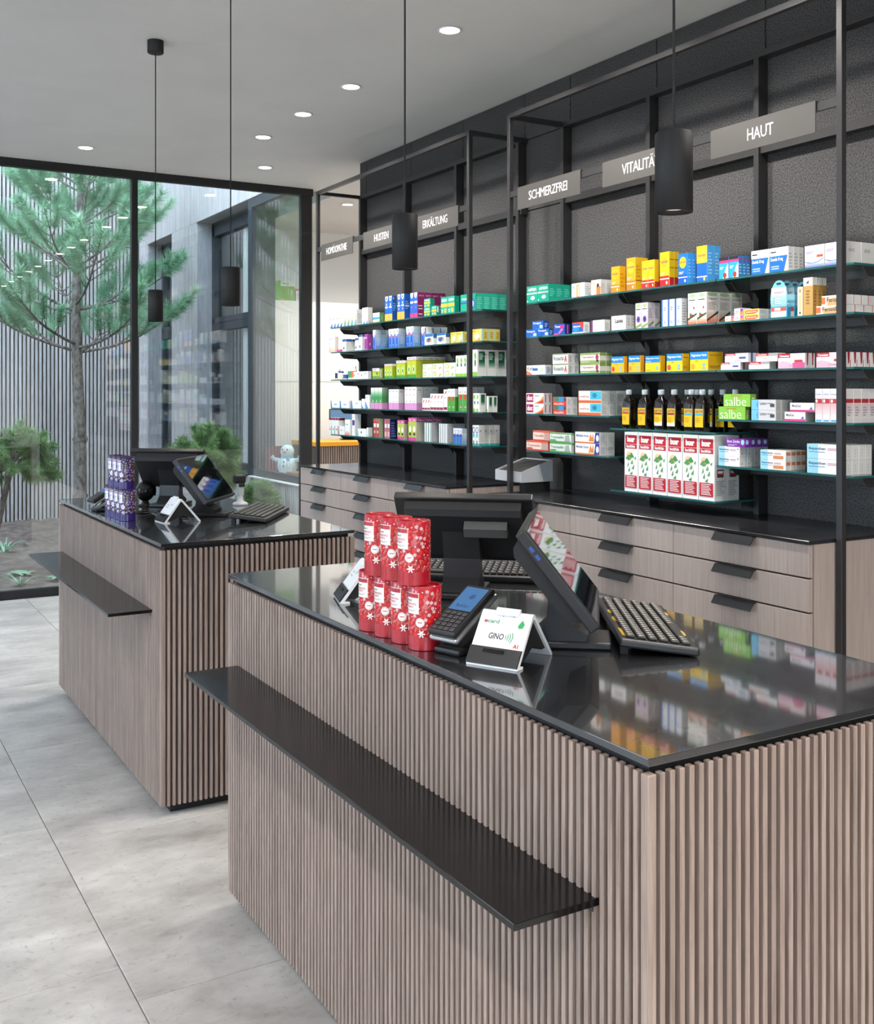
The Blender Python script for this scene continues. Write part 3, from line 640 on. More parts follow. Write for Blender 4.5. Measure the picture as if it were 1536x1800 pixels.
def sky(): return [G(0, 0, 1, .72, '#2a62c8', '#4f8be0'), R(0, .72, 1, 1, '#f4f5f7'), O(.42, .74, .30, .13, '#ffffff'), P([(.25, .92), (.75, .88), (.92, .70), (.7, .58), (.78, .74), (.6, .86)], '#1c2f86'), R(0, .58, 1, .61, '#d43a4c'), R(.35, .06, .65, .5, '#1f49a8'), L(.4, .1, .6, .2, 2, '#dfe8f8')]
def skyside(): return [G(0, 0, 1, 1, '#5f8cd0', '#d3d8de'), L(.2, .2, .8, .6, 5, '#b8cbe6')]
def teal(): return [T('ASPIRIN', .1, .72, .9, .88, '#ffffff', .01), R(.0, .40, 1, .60, '#f2b23c'), R(.55, .06, .85, .3, '#f2b23c'), L(.1, .1, .4, .3, 2, '#dff5ee')]
D = {  # kind: front, side, print on the front, print on the side, label
 'aspirin': ('#12a184', '#0f9a80', [T('ASPIRIN', .12, .70, .92, .88, W_, .02), R(0, .50, 1, .60, '#b9c0c0'), O(.58, .28, .2, .12, '#e8f4f0'), O(.08, .12, .05, .05, '#d8efe6')], [L(.15, .3, .85, .8, 4, '#5fc0aa')], 'teal green pain tablet carton with silver stripe'),
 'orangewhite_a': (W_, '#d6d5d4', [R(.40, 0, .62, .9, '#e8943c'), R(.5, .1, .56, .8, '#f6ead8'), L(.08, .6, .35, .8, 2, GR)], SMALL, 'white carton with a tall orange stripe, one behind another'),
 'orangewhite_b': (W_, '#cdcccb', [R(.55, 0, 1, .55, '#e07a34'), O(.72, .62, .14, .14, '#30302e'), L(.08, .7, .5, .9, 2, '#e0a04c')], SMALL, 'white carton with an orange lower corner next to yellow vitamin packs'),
 'vit_small': ('#f3a21e', '#e0a41a', vit('#ef8a1c', '#f5a623'), [L(.1, .2, .8, .8, 4, '#c98d10')], 'smallest orange and yellow vitamin carton with round yellow badge'),
 'vit_mid': ('#f3a21e', '#e2b31c', vit('#ee7d22', '#f6b233'), [R(0, .28, 1, .31, '#a5301c'), L(.1, .4, .8, .8, 4, '#c2940f')], 'tall orange vitamin carton with round yellow badge and no red foot'),
 'vit_pair': ('#f0bb1a', '#dfb41a', vit('#c8252c', '#f6b233'), [R(0, 0, 1, .22, '#b5202a')], 'small yellow vitamin carton with red foot, one of a pair'),
 'vit_red': ('#f2c216', '#dfb415', vit('#c0202a', '#f4a72a'), [R(0, 0, 1, .25, '#b5202a'), R(0, .52, 1, .54, '#9a3a1a'), R(0, .76, 1, .78, '#9a3a1a')], 'tall yellow vitamin carton with broad red foot'),
 'vit_blue': ('#1b6fd0', '#3f9ae0', vit('#1258b8', '#f2c020'), [L(.15, .2, .8, .85, 6, '#8cc4f0')], 'blue vitamin carton with yellow badge, the lower of two blue sorts'),
 'vit_bluebig': ('#1763c6', '#4da4e4', [R(0, .52, 1, 1, '#f3c613'), O(.5, .72, .36, .17, '#f6b733'), T('Supradyn', .1, .68, .9, .78, '#1b2a5a', .01), R(0, .12, 1, .15, W_), O(.75, .07, .1, .05, '#f6d860')], [L(.15, .2, .8, .85, 7, '#9ccdf2')], 'tallest blue vitamin carton with yellow upper half'),
 'nail': ('#2aa2dc', '#2b7cc0', [R(0, .86, 1, 1, '#26232c'), R(0, .74, 1, .86, '#d8347e'), P([(.4, 0), (1, 0), (1, .7), (.75, .5)], '#f4f6f8'), O(.62, .15, .2, .14, '#a33a2a'), L(.1, .45, .5, .6, 2, W_)], [R(0, .8, 1, .88, '#c42d72'), L(.1, .15, .8, .7, 4, '#9cc4e6')], 'small bright blue carton with black and pink top band'),
 'whiteblue_wide': (W_, '#d4d4d5', [P([(0, 0), (.78, 0), (.98, .66), (0, .66)], '#1b6ac6'), T('Desmila 10 mg', .05, .42, .72, .60, W_, .01), L(.08, .12, .6, .3, 2, '#a8c8ee'), P([(.78, 0), (1, 0), (1, .6), (.98, .66)], '#e6bfa6'), L(.05, .8, .5, .9, 1, '#34343a')], SMALL, 'wide white carton with bright blue slanted panel on the top shelf'),
 'elevit': ('#f3f2f1', '#cfcdca', [T('elevit', .08, .60, .42, .82, '#8a5aa0', .01), R(.62, .45, .95, .56, '#cf5238'), G(0, 0, 1, .22, '#5a6fb4', '#d8dcea'), O(.2, .2, .1, .10, '#e6a6b0'), P([(0, .30), (.35, .22), (.7, .26), (1, .42), (1, .38), (.7, .22), (.35, .18), (0, .26)], '#5d8ea6')], [T('elevit', .2, .55, .6, .75, '#77747a')], 'white carton with violet lettering and wavy blue foot'),
 'thoma_low': ('#1c63c0', '#123f92', [T('Thomapyrin', .05, .55, .8, .88, W_, .02), P([(.2, 0), (1, 0), (1, .5), (.7, .1)], '#58a6e4'), O(.8, .3, .14, .2, '#e9f2fb')], [L(.2, .2, .8, .8, 3, '#9cc0ee')], 'flat blue headache tablet carton in the pyramid base'),
 'thoma_top': ('#1c63c0', '#123f92', [T('Thomapyrin', .05, .55, .8, .88, W_, .02), P([(.2, 0), (1, 0), (1, .5), (.7, .1)], '#58a6e4'), O(.8, .3, .14, .2, '#e9f2fb')], [L(.2, .2, .8, .8, 3, '#9cc0ee')], 'flat blue headache tablet carton lying on two others as top of the pyramid'),
 'navypink': ('#1a4fb0', '#16296a', [T('Thoma', .06, .66, .55, .88, W_, .02), R(.55, .62, .95, .90, '#c2308c'), P([(.5, .05), (.9, .5), (.7, .6), (.4, .2)], '#e86cb0'), R(0, 0, .4, .14, '#d84a9a')], [R(.4, .1, .6, .9, '#d8489c')], 'navy blue carton with magenta splash next to the blue pyramid'),
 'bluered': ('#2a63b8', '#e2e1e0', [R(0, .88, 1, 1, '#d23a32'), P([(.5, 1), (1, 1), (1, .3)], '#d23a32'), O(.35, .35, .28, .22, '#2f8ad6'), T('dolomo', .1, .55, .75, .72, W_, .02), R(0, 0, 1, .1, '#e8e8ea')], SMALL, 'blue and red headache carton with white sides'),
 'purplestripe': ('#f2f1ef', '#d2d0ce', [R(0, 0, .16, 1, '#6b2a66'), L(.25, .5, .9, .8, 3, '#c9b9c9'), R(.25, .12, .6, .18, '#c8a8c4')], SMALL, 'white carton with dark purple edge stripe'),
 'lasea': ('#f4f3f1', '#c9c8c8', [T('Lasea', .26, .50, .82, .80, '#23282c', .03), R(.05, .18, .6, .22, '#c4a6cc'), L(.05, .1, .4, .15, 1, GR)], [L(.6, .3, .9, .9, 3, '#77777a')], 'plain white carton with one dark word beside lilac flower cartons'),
 'lilac': ('#d9c6d6', '#c6bdc6', [O(.5, .90, .32, .08, '#a9bf86'), L(.1, .74, .9, .80, 1, '#55505a'), O(.5, .36, .3, .13, '#6a4a9a'), O(.5, .36, .14, .06, '#3a2a66'), P([(0, 0), (1, .12), (1, .2), (0, .08)], '#7faa4a')], [P([(0, 0), (1, .2), (1, .3), (0, .1)], '#5f8a3a'), R(0, 0, 1, .08, '#b083b4'), L(.15, .4, .85, .8, 6, '#9a929a')], 'tall pale lilac carton with a purple passion flower'),
 'bluestripe': ('#eef0f4', '#cfd2d6', [R(.0, 0, .22, 1, '#2f64b4'), R(.22, 0, .3, 1, '#9cb8de'), L(.4, .6, .9, .75, 2, '#6a8cc0'), L(.4, .1, .9, .25, 3, '#8a9ab4')], [L(.15, .1, .85, .9, 8, '#9a9ca0')], 'narrow white carton with a blue vertical stripe, one of three'),
 'hearts': ('#f3efe9', '#dfd2cb', [O(.5, .92, .36, .07, '#a8bf98'), L(.1, .76, .85, .82, 1, '#4a4a46'), O(.68, .52, .09, .045, '#d23a32'), G(0, 0, 1, .22, '#d8694a', '#f1e4da'), O(.45, .27, .26, .05, '#b5272c'), P([(.0, .12), (1, .30), (1, .36), (0, .2)], '#3c5a34'), O(.3, .33, .12, .03, '#4a7a3c')], [O(.5, .93, .42, .06, '#93ad8a'), T('Crataegutt', .1, .76, .9, .82, '#3a3a38', .01), L(.1, .45, .9, .7, 5, '#b0a49e'), G(0, 0, 1, .35, '#cf6a50', '#dcc8be'), P([(0, .06), (1, .34), (1, .42), (0, .12)], '#2f3a2c')], 'tall white and coral carton with red hawthorn berries and a heart'),
 'tube_low': ('#efece9', '#c8c7c6', [R(.65, 0, 1, .5, '#e08a3c'), R(.7, .5, 1, .95, '#b84aa6'), L(.1, .3, .55, .7, 2, GR)], SMALL, 'little white carton with purple and orange end, lower one'),
 'tube_top': ('#efece9', '#c8c7c6', [R(.65, 0, 1, .5, '#e08a3c'), R(.7, .5, 1, .95, '#8a3aa0'), L(.1, .3, .55, .7, 2, GR)], SMALL, 'little white carton with purple and orange end, resting on another'),
 'redzahn': ('#f2d35a', '#d3d2d1', [R(.08, .12, .92, .80, '#d5342c'), T('ELMAZAHN', .14, .3, .85, .65, '#fbe9a8', .02), P([(.65, 0), (1, .1), (1, .4)], '#f7f2ea')], SMALL, 'flat red and yellow tube carton stacked two high beside the blue hang cards'),
 'fenistil_low': ('#f0e6da', '#dcdad8', [G(.25, 0, 1, 1, '#e79a5c', '#f2ddc8'), R(0, .15, .16, .85, '#e0703a'), T('Fenistil', .22, .30, .70, .82, '#3b3432', .02), R(.76, .4, .92, .6, '#f3f1ee')], [R(0, 0, .10, 1, '#d4472f')], 'pale orange gel carton partly behind a black post, lower layer'),
 'fenistil_top': ('#f0e6da', '#dcdad8', [G(.25, 0, 1, 1, '#e79a5c', '#f2ddc8'), R(0, .15, .16, .85, '#e0703a'), T('Fenistil', .22, .30, .80, .82, '#3b3432', .02)], [R(0, 0, .10, 1, '#d4472f')], 'pale orange gel carton partly behind a black post, upper layer'),
 'goldwhite_s': ('#efe6cf', '#c79a55', [R(.25, .12, .75, .72, '#d7bd84'), R(.3, .8, .7, .92, '#b58a3c'), O(.5, .10, .18, .035, '#2a2724')], [L(.3, .1, .7, .9, 6, '#7a5a2c')], 'short narrow gold and cream carton in front of taller gold ones'),
 'goldwhite_t': ('#c39a58', '#b98d48', [R(0, .78, 1, 1, '#efeeec'), P([(.25, .84), (.55, .93), (.6, .85)], '#222'), L(.3, .3, .7, .7, 5, '#8d6a34')], [R(0, .80, 1, 1, '#e6e5e3'), L(.2, .25, .8, .7, 5, '#8d6a34')], 'tall gold carton with white top section'),
 'kytta': ('#f2f1ef', '#c8c8c8', [T('Kytta', .05, .35, .42, .85, '#2f3a34', .01), R(.35, .42, .62, .68, '#3a6ac0'), P([(0, 0), (.35, 0), (.15, .3), (0, .45)], '#e07a52'), O(.78, .5, .14, .26, '#d6e2cc')], [L(.2, .15, .8, .85, 4, '#4a6aa8')], 'flat white ointment carton with blue badge and coral swoosh'),
 'rosacta': ('#f1f0ee', '#c4c3c2', [R(0, .88, 1, 1, '#8a9c74'), T('Rosacta', .06, .34, .74, .76, '#26262a', .01), O(.86, .72, .04, .08, '#cf4a34'), P([(.82, .66), (.90, .66), (.95, .2), (.90, .12), (.87, .36), (.80, .1), (.78, .2)], '#d1503a')], [L(.2, .15, .8, .85, 5, '#7c7c7e')], 'flat white ointment carton with dark lettering and orange running figure'),
 'trauma_g': ('#eeefe6', '#d6d6c8', [R(0, 0, 1, .26, '#8ba35c'), R(0, .80, 1, 1, '#8ba35c'), T('Traumaplant', .04, .42, .72, .72, '#b8305c', .01), O(.88, .55, .08, .28, '#a3345e'), O(.9, .2, .06, .12, '#3c2c34'), L(.05, .08, .7, .18, 1, '#dce6c0')], [R(0, 0, 1, .22, '#8ba35c'), R(0, .70, 1, 1, '#7f9650')], 'flat white and olive green carton with raspberry lettering'),
 'mag_a': ('#f3b81c', '#e29d18', mag('#c8432f'), [], 'yellow mineral carton with blue top band and raspberries, beside the olive green cartons'),
 'mag_b': ('#f4bd1e', '#e2a018', mag('#e08a3a'), [], 'yellow mineral carton with blue top band and orange slices, narrow'),
 'mag_c': ('#f5cd1a', '#d9a514', [R(0, .58, 1, 1, '#1d86cf'), T('Magnesium Verla', .05, .76, .93, .90, W_, .01), T('Granulat', .05, .62, .4, .70, W_), O(.8, .24, .08, .12, '#7fb2d8'), L(.06, .08, .4, .14, 1, '#9a7a10')], [], 'yellow mineral carton with blue top band and no fruit'),
 'mag_d': ('#f6d224', '#d8ab16', mag('#d84a3c'), [L(.1, .75, .9, .85, 1, '#8a7a30'), L(.1, .15, .6, .3, 2, '#8a7a30')], 'yellow mineral carton with blue top band and white blossom'),
 'mag_f': ('#f6d220', '#cfa114', mag('#e0a03a'), [L(.1, .8, .9, .88, 1, '#7a6c28'), L(.1, .12, .9, .3, 2, '#7a6c28')], 'yellow mineral carton with blue top band showing a wide plain yellow side'),
 'canes_bl_low': ('#eef0f6', '#cdccd2', canes('#dde4f4', '#c9cbd8') + [R(.62, .38, .9, .58, '#39528f')], [R(.3, 0, .55, 1, '#a8323c')], 'flat white cream carton with red tab and navy badge, lower of two'),
 'canes_bl_top': ('#eef0f6', '#cdccd2', canes('#dde4f4', '#c9cbd8') + [R(.62, .38, .9, .58, '#39528f')], [R(.3, 0, .55, 1, '#39528f')], 'flat white cream carton with red tab and navy badge, lying on another'),
 'canes_r_low': ('#f4f2f1', '#bdbcbc', [R(0, .66, 1, 1, '#c22a34'), T('Canesten', .06, .73, .50, .92, W_, .02), R(.6, .66, 1, 1, '#a9a5a6'), L(.3, .4, .7, .5, 1, '#c98f94')], SMALL, 'flat white cream carton with a full red top band, lower of two'),
 'canes_r_top': ('#f4f2f1', '#bdbcbc', [R(0, .66, 1, 1, '#c22a34'), T('Canesten', .06, .73, .50, .92, W_, .02), R(.6, .66, 1, 1, '#a9a5a6'), L(.3, .4, .7, .5, 1, '#c98f94')], SMALL, 'flat white cream carton with a full red top band, lying on another'),
 'canes_p': ('#f2d9df', '#d5d2d2', canes('#e7b3c4', '#eee2e4') + [P([(.55, 0), (1, 0), (1, .38), (.55, .38)], '#cf5a8c')], [P([(.3, 1), (.7, 1), (.6, .25), (.4, .15)], '#a5202c')], 'large pale pink cream carton with red tab in the clear'),
 'canes_q': ('#f2d9df', '#dcdad9', canes('#e7b3c4', '#eee2e4'), [P([(.3, 1), (.75, 1), (.65, .3), (.45, .2)], '#a5202c'), R(.8, 0, .9, .5, '#c2303c')], 'large pale pink cream carton with red tab, partly behind a black post'),
 'doc': ('#f3f1ef', '#cbc9c7', [R(.02, .12, .42, .92, '#a21c52'), T('doc', .06, .28, .38, .82, W_, .04), P([(.45, 0), (1, 0), (1, .75), (.8, .3)], '#e2a04e'), P([(.6, 0), (1, 0), (1, .4)], '#c94a3c'), L(.5, .7, .8, .85, 1, GR)], [R(.3, .1, .6, .9, '#b0546c')], 'flat white gel carton with crimson square badge, stacked in two layers'),
 'redblue': ('#d84038', '#d8d6d5', [O(.55, .75, .35, .30, '#3b8ec4'), O(.25, .75, .2, .25, '#4d7a4c'), O(.88, .72, .1, .22, '#37504a'), R(0, 0, 1, .45, '#d5372f'), T('ALLGÄU', .08, .10, .8, .38, W_, .02)], SMALL, 'flat red carton with blue and green picture, stacked in two layers'),
 'orangecyan': ('#f1efed', '#cfcdca', [R(0, 0, 1, .22, '#d8642f'), R(.52, .28, 1, .96, '#45b4cf'), O(.72, .62, .1, .2, '#2c7a9c'), T('medDrop', .06, .40, .48, .62, '#c3522c', .01), R(0, .22, .04, 1, '#e2b89e')], SMALL, 'white carton with turquoise panel and orange foot in two layers'),
 'salbe_low': ('#86c440', '#6f9c38', [T('salbe', .06, .06, .86, .78, '#eef5e2', -.01), T('vita-wund', .28, .78, .68, .95, '#c87a2a', .01)], [L(.3, .15, .7, .8, 4, '#e3efd0')], 'lime green ointment carton with big white lettering, lower of two'),
 'salbe_top': ('#86c440', '#6f9c38', [T('salbe', .06, .06, .86, .78, '#eef5e2', -.01), T('vita-wund', .28, .78, .68, .95, '#c87a2a', .01)], [L(.3, .15, .7, .8, 4, '#e3efd0')], 'lime green ointment carton with big white lettering, lying on another'),
 'lioton': ('#d2d0d2', '#bfbdbd', [R(0, 0, .30, 1, '#4aa3d4'), P([(0, 0), (.3, 0), (.2, .5), (.3, 1), (0, 1)], '#77bfe2'), T('Lioton', .36, .50, .62, .82, '#3c4148', .01), R(.78, .3, .96, .62, '#45474d'), L(.65, .6, .9, .8, 1, GR)], SMALL, 'silver grey gel carton with light blue end, stacked in two layers'),
 'medi_low': ('#f2eff0', '#a9a8a8', [R(0, 0, 1, .20, '#d33a82'), T('MediGel', .08, .52, .45, .82, '#4d5258', .01), P([(.7, .2), (.95, .2), (.9, .6), (.8, .3)], '#6a5aa8'), R(0, .20, 1, .26, '#e99ac0')], SMALL, 'flat white gel carton with magenta foot, lower of two'),
 'medi_top': ('#f2eff0', '#a9a8a8', [R(0, 0, 1, .20, '#d33a82'), T('MediGel', .08, .52, .45, .82, '#4d5258', .01), P([(.7, .2), (.95, .2), (.9, .6), (.8, .3)], '#6a5aa8'), R(0, .20, 1, .26, '#e99ac0')], SMALL, 'flat white gel carton with magenta foot, lying on another'),
 'tallpink': ('#f1e9e9', '#d9d5d4', [G(0, .08, 1, .55, '#f3eeee', '#e3a9ae'), R(0, .56, 1, .70, '#b4343e'), O(.2, .63, .16, .05, '#f3eeee'), R(.1, .02, .9, .07, '#5aa6d8'), L(.1, .82, .9, .88, 1, '#a8b4d0')], [R(0, .58, 1, .70, '#b0303a'), G(0, .1, 1, .55, '#e2dcda', '#d8c0c0'), L(.2, .2, .8, .5, 4, '#a09aa4')], 'tall narrow white carton with red band and pink fade'),
 'coral_low': ('#e9a08a', '#cf5a48', [R(0, 0, 1, .14, '#d5482f'), R(0, .82, 1, 1, '#e2674c'), R(0, .14, .7, .82, '#f0d6ca'), T('Traumasalbe', .06, .40, .66, .66, '#a3463c', .01), P([(.72, .1), (.98, .1), (.92, .85), (.76, .7)], '#b9aca6'), R(.03, .16, .3, .28, '#c23a2c')], [], 'coral pink ointment carton with grey knee picture, lower of two'),
 'coral_top': ('#e9a08a', '#cf5a48', [R(0, 0, 1, .14, '#d5482f'), R(0, .82, 1, 1, '#e2674c'), R(0, .14, .7, .82, '#f0d6ca'), T('Traumasalbe', .06, .40, .66, .66, '#a3463c', .01), P([(.72, .1), (.98, .1), (.92, .85), (.76, .7)], '#b9aca6')], [], 'coral pink ointment carton lying on top of another of its kind'),
 'trauma_sg': ('#dfe6dc', '#b9bfb4', [R(0, 0, 1, .14, '#5aa255'), R(0, .86, 1, 1, '#5aa255'), T('Traumasalbe', .05, .42, .66, .68, '#4a7a54', .01), P([(.70, .14), (.96, .14), (.9, .82), (.74, .7)], '#a7aaa6'), R(.03, .16, .3, .28, '#3c8a44')], [R(0, .8, 1, 1, '#4f9a4c')], 'pale green ointment carton with grey joint picture, stacked two high'),
 'bluewave': ('#f2f1ef', '#cac8c6', [R(0, 0, 1, .12, '#d9703a'), T('Mobilat Forte', .05, .56, .56, .80, '#2f4f93', .01), P([(.56, .2), (.64, .9), (.7, .5), (.75, .95), (.78, .2)], '#e08a3a'), P([(.78, 0), (1, .1), (1, 1), (.84, 1)], '#2a3c94'), O(.92, .5, .06, .3, '#e8e8ee')], SMALL, 'white ointment carton with navy and orange flames, stacked two high'),
 'bep_a': ('#f0eeed', '#d2d0ce', bep('#d09aa8', None), [R(.88, 0, 1, 1, '#7ab9d2'), O(.3, .3, .06, .1, '#b0404a')], 'flat white and pale blue ointment carton under a layer of purple packs'),
 'bep_p': ('#7a2a9c', '#70269a', [T('Bluem Zahnfee', .06, .50, .74, .86, '#efe2f6', .01), L(.1, .12, .6, .35, 2, '#dcc4ea'), O(.9, .6, .09, .34, '#a6d3dc')], [O(.4, .6, .3, .3, '#a6d3dc')], 'purple carton lying on the pale blue ointment cartons'),
 'bep_o': ('#f1efed', '#d5d2cf', bep('#dc9a90', (.52, .14, .92, .45, '#d9884e')), [R(.1, .5, 1, .85, '#c9794a')], 'flat white carton with pale blue end and orange badge'),
 'bep_l': ('#f2f1f0', '#d6d4d2', bep('#cf9aa4', None), [L(.4, .2, .6, .8, 3, '#b8b6b4')], 'large white and pale blue ointment carton'),
 'lecithin': ('#f3f2f0', '#d3d2d0', [R(.06, .80, .94, .95, '#c01f2b'), R(.06, .72, .94, .795, '#b81d29'), T('buer', .20, .83, .78, .93, W_, .05), T('lecithin', .16, .735, .80, .785, W_, .03), O(.36, .60, .22, .07, '#ecc89a'), P([(.08, .55), (.30, .62), (.50, .54), (.30, .52)], '#5c9a54'), P([(.34, .60), (.55, .66), (.74, .58), (.5, .56)], '#4f8f4a'), P([(.2, .40), (.3, .50), (.34, .44)], '#5c9a54'), P([(.45, .46), (.6, .54), (.66, .47)], '#6aa85c'), P([(.28, .34), (.42, .42), (.40, .33)], '#4f8f4a'), P([(.55, .38), (.74, .46), (.72, .38)], '#5c9a54'), P([(.74, .56), (.9, .60), (.85, .54)], '#6aa85c'), P([(.4, .29), (.62, .34), (.58, .28)], '#4f8f4a'), R(.06, .06, .94, .27, '#bb1e2a')] + [R(.18, .085 + q * .026, .82 - (q % 3) * .06, .097 + q * .026, '#f0dcdc') for q in range(7)], [R(.2, .36, .75, .48, '#2a2626'), R(.26, .38, .69, .46, '#a32430'), R(.26, .42, .69, .46, '#e8e6e4'), L(.1, .08, .9, .32, 9, '#9a9896')], 'large white tonic carton with red panels under the row of bottles'),
 'f1_white': ('#f1f1f0', '#d4d3d2', [P([(.2, 0), (1, 0), (1, .3)], '#3a6cc0'), O(.35, .55, .12, .04, '#b03a4a')], [], 'narrow white carton with small blue corner and a dot at the top shelf end'),
 'f1_whiteb': ('#f1f1f0', '#d6d5d4', [P([(.3, 0), (1, 0), (1, .4)], '#4a9ac8'), P([(.2, 0), (.5, 0), (1, .5), (.9, .6)], '#b5c24a')], SMALL, 'white carton with a blue and green corner sweep'),
 'f1_whitet': ('#f2f2f1', '#cfcecc', [P([(.2, 0), (1, 0), (1, .22)], '#4a86cc')], [L(.2, .05, .8, .2, 2, GR)], 'taller plain white carton with a blue foot corner beside the dark wall end'),
 'f1_green': ('#e9eef0', '#5c8a58', [R(0, .32, 1, .55, '#3a9ac8'), P([(.2, .95), (.8, .95), (.5, .5)], '#f6f8f6'), R(0, 0, 1, .14, '#b7c65a'), O(.5, .78, .12, .1, '#3c7a4c')], [L(.2, .2, .8, .8, 4, '#8ab084')], 'small white and blue carton with a green side on the top shelf'),
 'f1_blue': ('#1a62c4', '#1b57a8', [R(0, 0, 1, .28, '#f0b13c'), P([(.12, 1), (.88, 1), (.8, .85), (.5, .78), (.2, .85)], W_), O(.5, .9, .16, .05, '#2a4a3c'), O(.5, .66, .12, .06, W_), R(.15, .52, .85, .58, W_)], [L(.15, .4, .85, .75, 4, '#7fa8dc'), O(.3, .9, .15, .05, '#c9b26a')], 'tall blue carton with white shield and amber foot, the first pair'),
 'f1_blueb': ('#1a62c4', '#1b5ab0', [R(0, 0, 1, .30, '#eeb03c'), P([(.12, 1), (.88, 1), (.8, .85), (.5, .78), (.2, .85)], W_), O(.5, .9, .16, .05, '#2a4a3c'), O(.5, .66, .12, .06, W_), R(.15, .52, .85, .58, W_), O(.5, .42, .08, .05, '#f4d79a')], [L(.15, .4, .85, .75, 4, '#7fa8dc'), R(.1, .5, .9, .54, W_)], 'tall blue carton with white shield and amber foot, beside the magenta sided pair'),
 'f1_purple': ('#1c5fc0', '#8e1f62', [R(0, 0, 1, .18, '#c03a80'), P([(.1, 1), (.9, 1), (.8, .84), (.5, .77), (.2, .84)], W_), R(.1, .58, .9, .66, W_), O(.5, .42, .14, .05, '#d8407a')], [R(.1, .45, .7, .48, W_), R(.1, .33, .7, .36, W_), R(.1, .12, .7, .15, W_), T('MULTI', .2, .84, .9, .90, '#e6b8d0', .01)], 'tall blue fronted carton with magenta sides, several deep'),
 'f1_teal_s': ('#12a080', '#0f9176', teal(), [], 'small teal and amber carton in a stack of two'),
 'f1_teal_t': ('#12a080', '#0f9176', teal(), [R(.1, .3, .5, .9, '#e8eee6')], 'single small teal and amber carton in front of the stacked ones'),
 'f1_teal_m': ('#13a486', '#0f8f76', teal(), [L(.3, .7, .8, .8, 1, '#5fc0aa')], 'medium teal carton with amber band, one of a pair'),
 'f1_teal_b': ('#13a486', '#25b498', [T('Aspirin', .08, .64, .6, .80, W_, .01), R(0, .44, .5, .54, '#3b4fc0'), O(.78, .4, .2, .36, '#2f6ac8'), O(.78, .4, .12, .2, '#e8f0f6')], [L(.1, .12, .9, .85, 6, '#7ad0bc')], 'wide teal carton with blue rings, partly behind the black post'),
 'f2_cream': ('#efe9e4', '#dcd3cd', [G(0, 0, 1, .4, '#e4c39c', '#efe9e4'), R(.2, .85, .8, .9, '#c9b9b0')], [G(0, 0, 1, .3, '#e0c0a0', '#dcd3cd')], 'slim cream carton with a tan foot at the shelf end'),
 'f2_pink': ('#cf2f8c', '#b02676', [T('pink', .3, .2, .7, .8, '#f2b8d8')], [], 'tiny hot pink carton lying flat'),
 'f2_caps': ('#efefee', '#d2d0ce', [R(0, .80, 1, 1, '#2e5f9e'), R(.25, .18, .6, .36, '#3a5fae')], [R(0, .80, 1, 1, '#2b5690')], 'white carton with blue cap band, four deep'),
 'f2_capb': ('#efefee', '#d2d0ce', [R(0, .82, 1, 1, '#2e5f9e'), R(.15, .15, .5, .34, '#3a5fae')], [R(0, .82, 1, 1, '#2b5690')], 'short single white carton with blue cap band'),
 'f2_capc': ('#efefee', '#d2d0ce', [R(0, .86, 1, 1, '#2e5f9e'), R(.15, .15, .5, .32, '#3a5fae')], [R(0, .86, 1, 1, '#2b5690')], 'taller single white carton with blue cap band beside the violet one'),
 'f2_violet': ('#9a3a90', '#96388e', [R(.0, .7, .7, .8, '#e2c8de'), R(0, 0, 1, .08, '#c05ab0')], [O(.5, .35, .2, .1, '#c08abc')], 'violet carton beside pale blue ones'),
 'f2_sky': ('#eef0f4', '#a9bcd6', sky(), skyside(), 'tall white and blue denture carton, the set nearest the violet one'),
 'f2_skyb': ('#eef0f4', '#a9bcd6', sky(), skyside(), 'tall white and blue denture carton, row of three fronts'),
 'f2_skyc': ('#eef0f4', '#a9bcd6', sky(), skyside(), 'tall white and blue denture carton, row of two fronts'),
 'f2_skyd': ('#eef0f4', '#dfe0e1', sky(), [R(0, .3, .12, .95, '#2a3c94'), L(.3, .3, .8, .6, 3, '#c2c6cc')], 'tall white sided denture carton standing behind the plaster packs'),
 'f2_plast': ('#f0f0f0', '#e4e5e6', [R(0, .74, 1, 1, '#2b6aa8'), O(.5, .42, .36, .22, '#1d5f9e'), P([(.5, .2), (.9, .3), (.8, .65)], '#e9a06c'), P([(.1, .3), (.5, .25), (.3, .5)], '#c9663c')], [R(0, .6, 1, 1, '#2b6496')], 'white plaster pack with blue round picture, first of two'),
 'f2_plastb': ('#f0f0f0', '#e4e5e6', [R(0, .78, 1, 1, '#2b6aa8'), O(.5, .42, .36, .22, '#1d5f9e'), P([(.5, .2), (.9, .3), (.8, .65)], '#e9a06c'), R(.05, .55, .3, .62, '#d0402c')], [R(0, .6, 1, 1, '#2b6496')], 'white plaster pack with blue round picture and red dash'),
 'f2_yel': ('#e9cf4e', '#d9c352', [T('Flector', .1, .75, .6, .9, '#4a3a2c'), O(.55, .4, .22, .26, '#f2efe2'), R(.9, 0, 1, 1, '#8cc4d4'), P([(.4, 0), (.8, .3), (.9, 0)], '#e0a03c')], [R(0, 0, .2, 1, '#8cc4d4'), L(.4, .2, .9, .8, 4, '#8a7c3a')], 'small yellow pack with pale blue edge, one of a pair'),
 'f2_yelb': ('#e9cf4e', '#d3bf58', [T('Flector', .06, .78, .5, .92, '#4a3a2c'), O(.6, .4, .2, .26, '#f2efe2'), R(.92, 0, 1, 1, '#8cc4d4'), P([(.5, 0), (.8, .3), (.9, 0)], '#e0a03c')], [R(0, 0, .16, 1, '#8cc4d4'), L(.4, .2, .9, .8, 4, '#8a7c3a')], 'larger yellow pack with pale blue edge beyond the black post'),
 'f3_flat': ('#efefef', '#dcdcdc', [O(.1, .5, .05, .16, '#2a4a6a'), L(.5, .65, .9, .8, 1, '#60646a')], [], 'flat plain white carton next to the small green ones'),
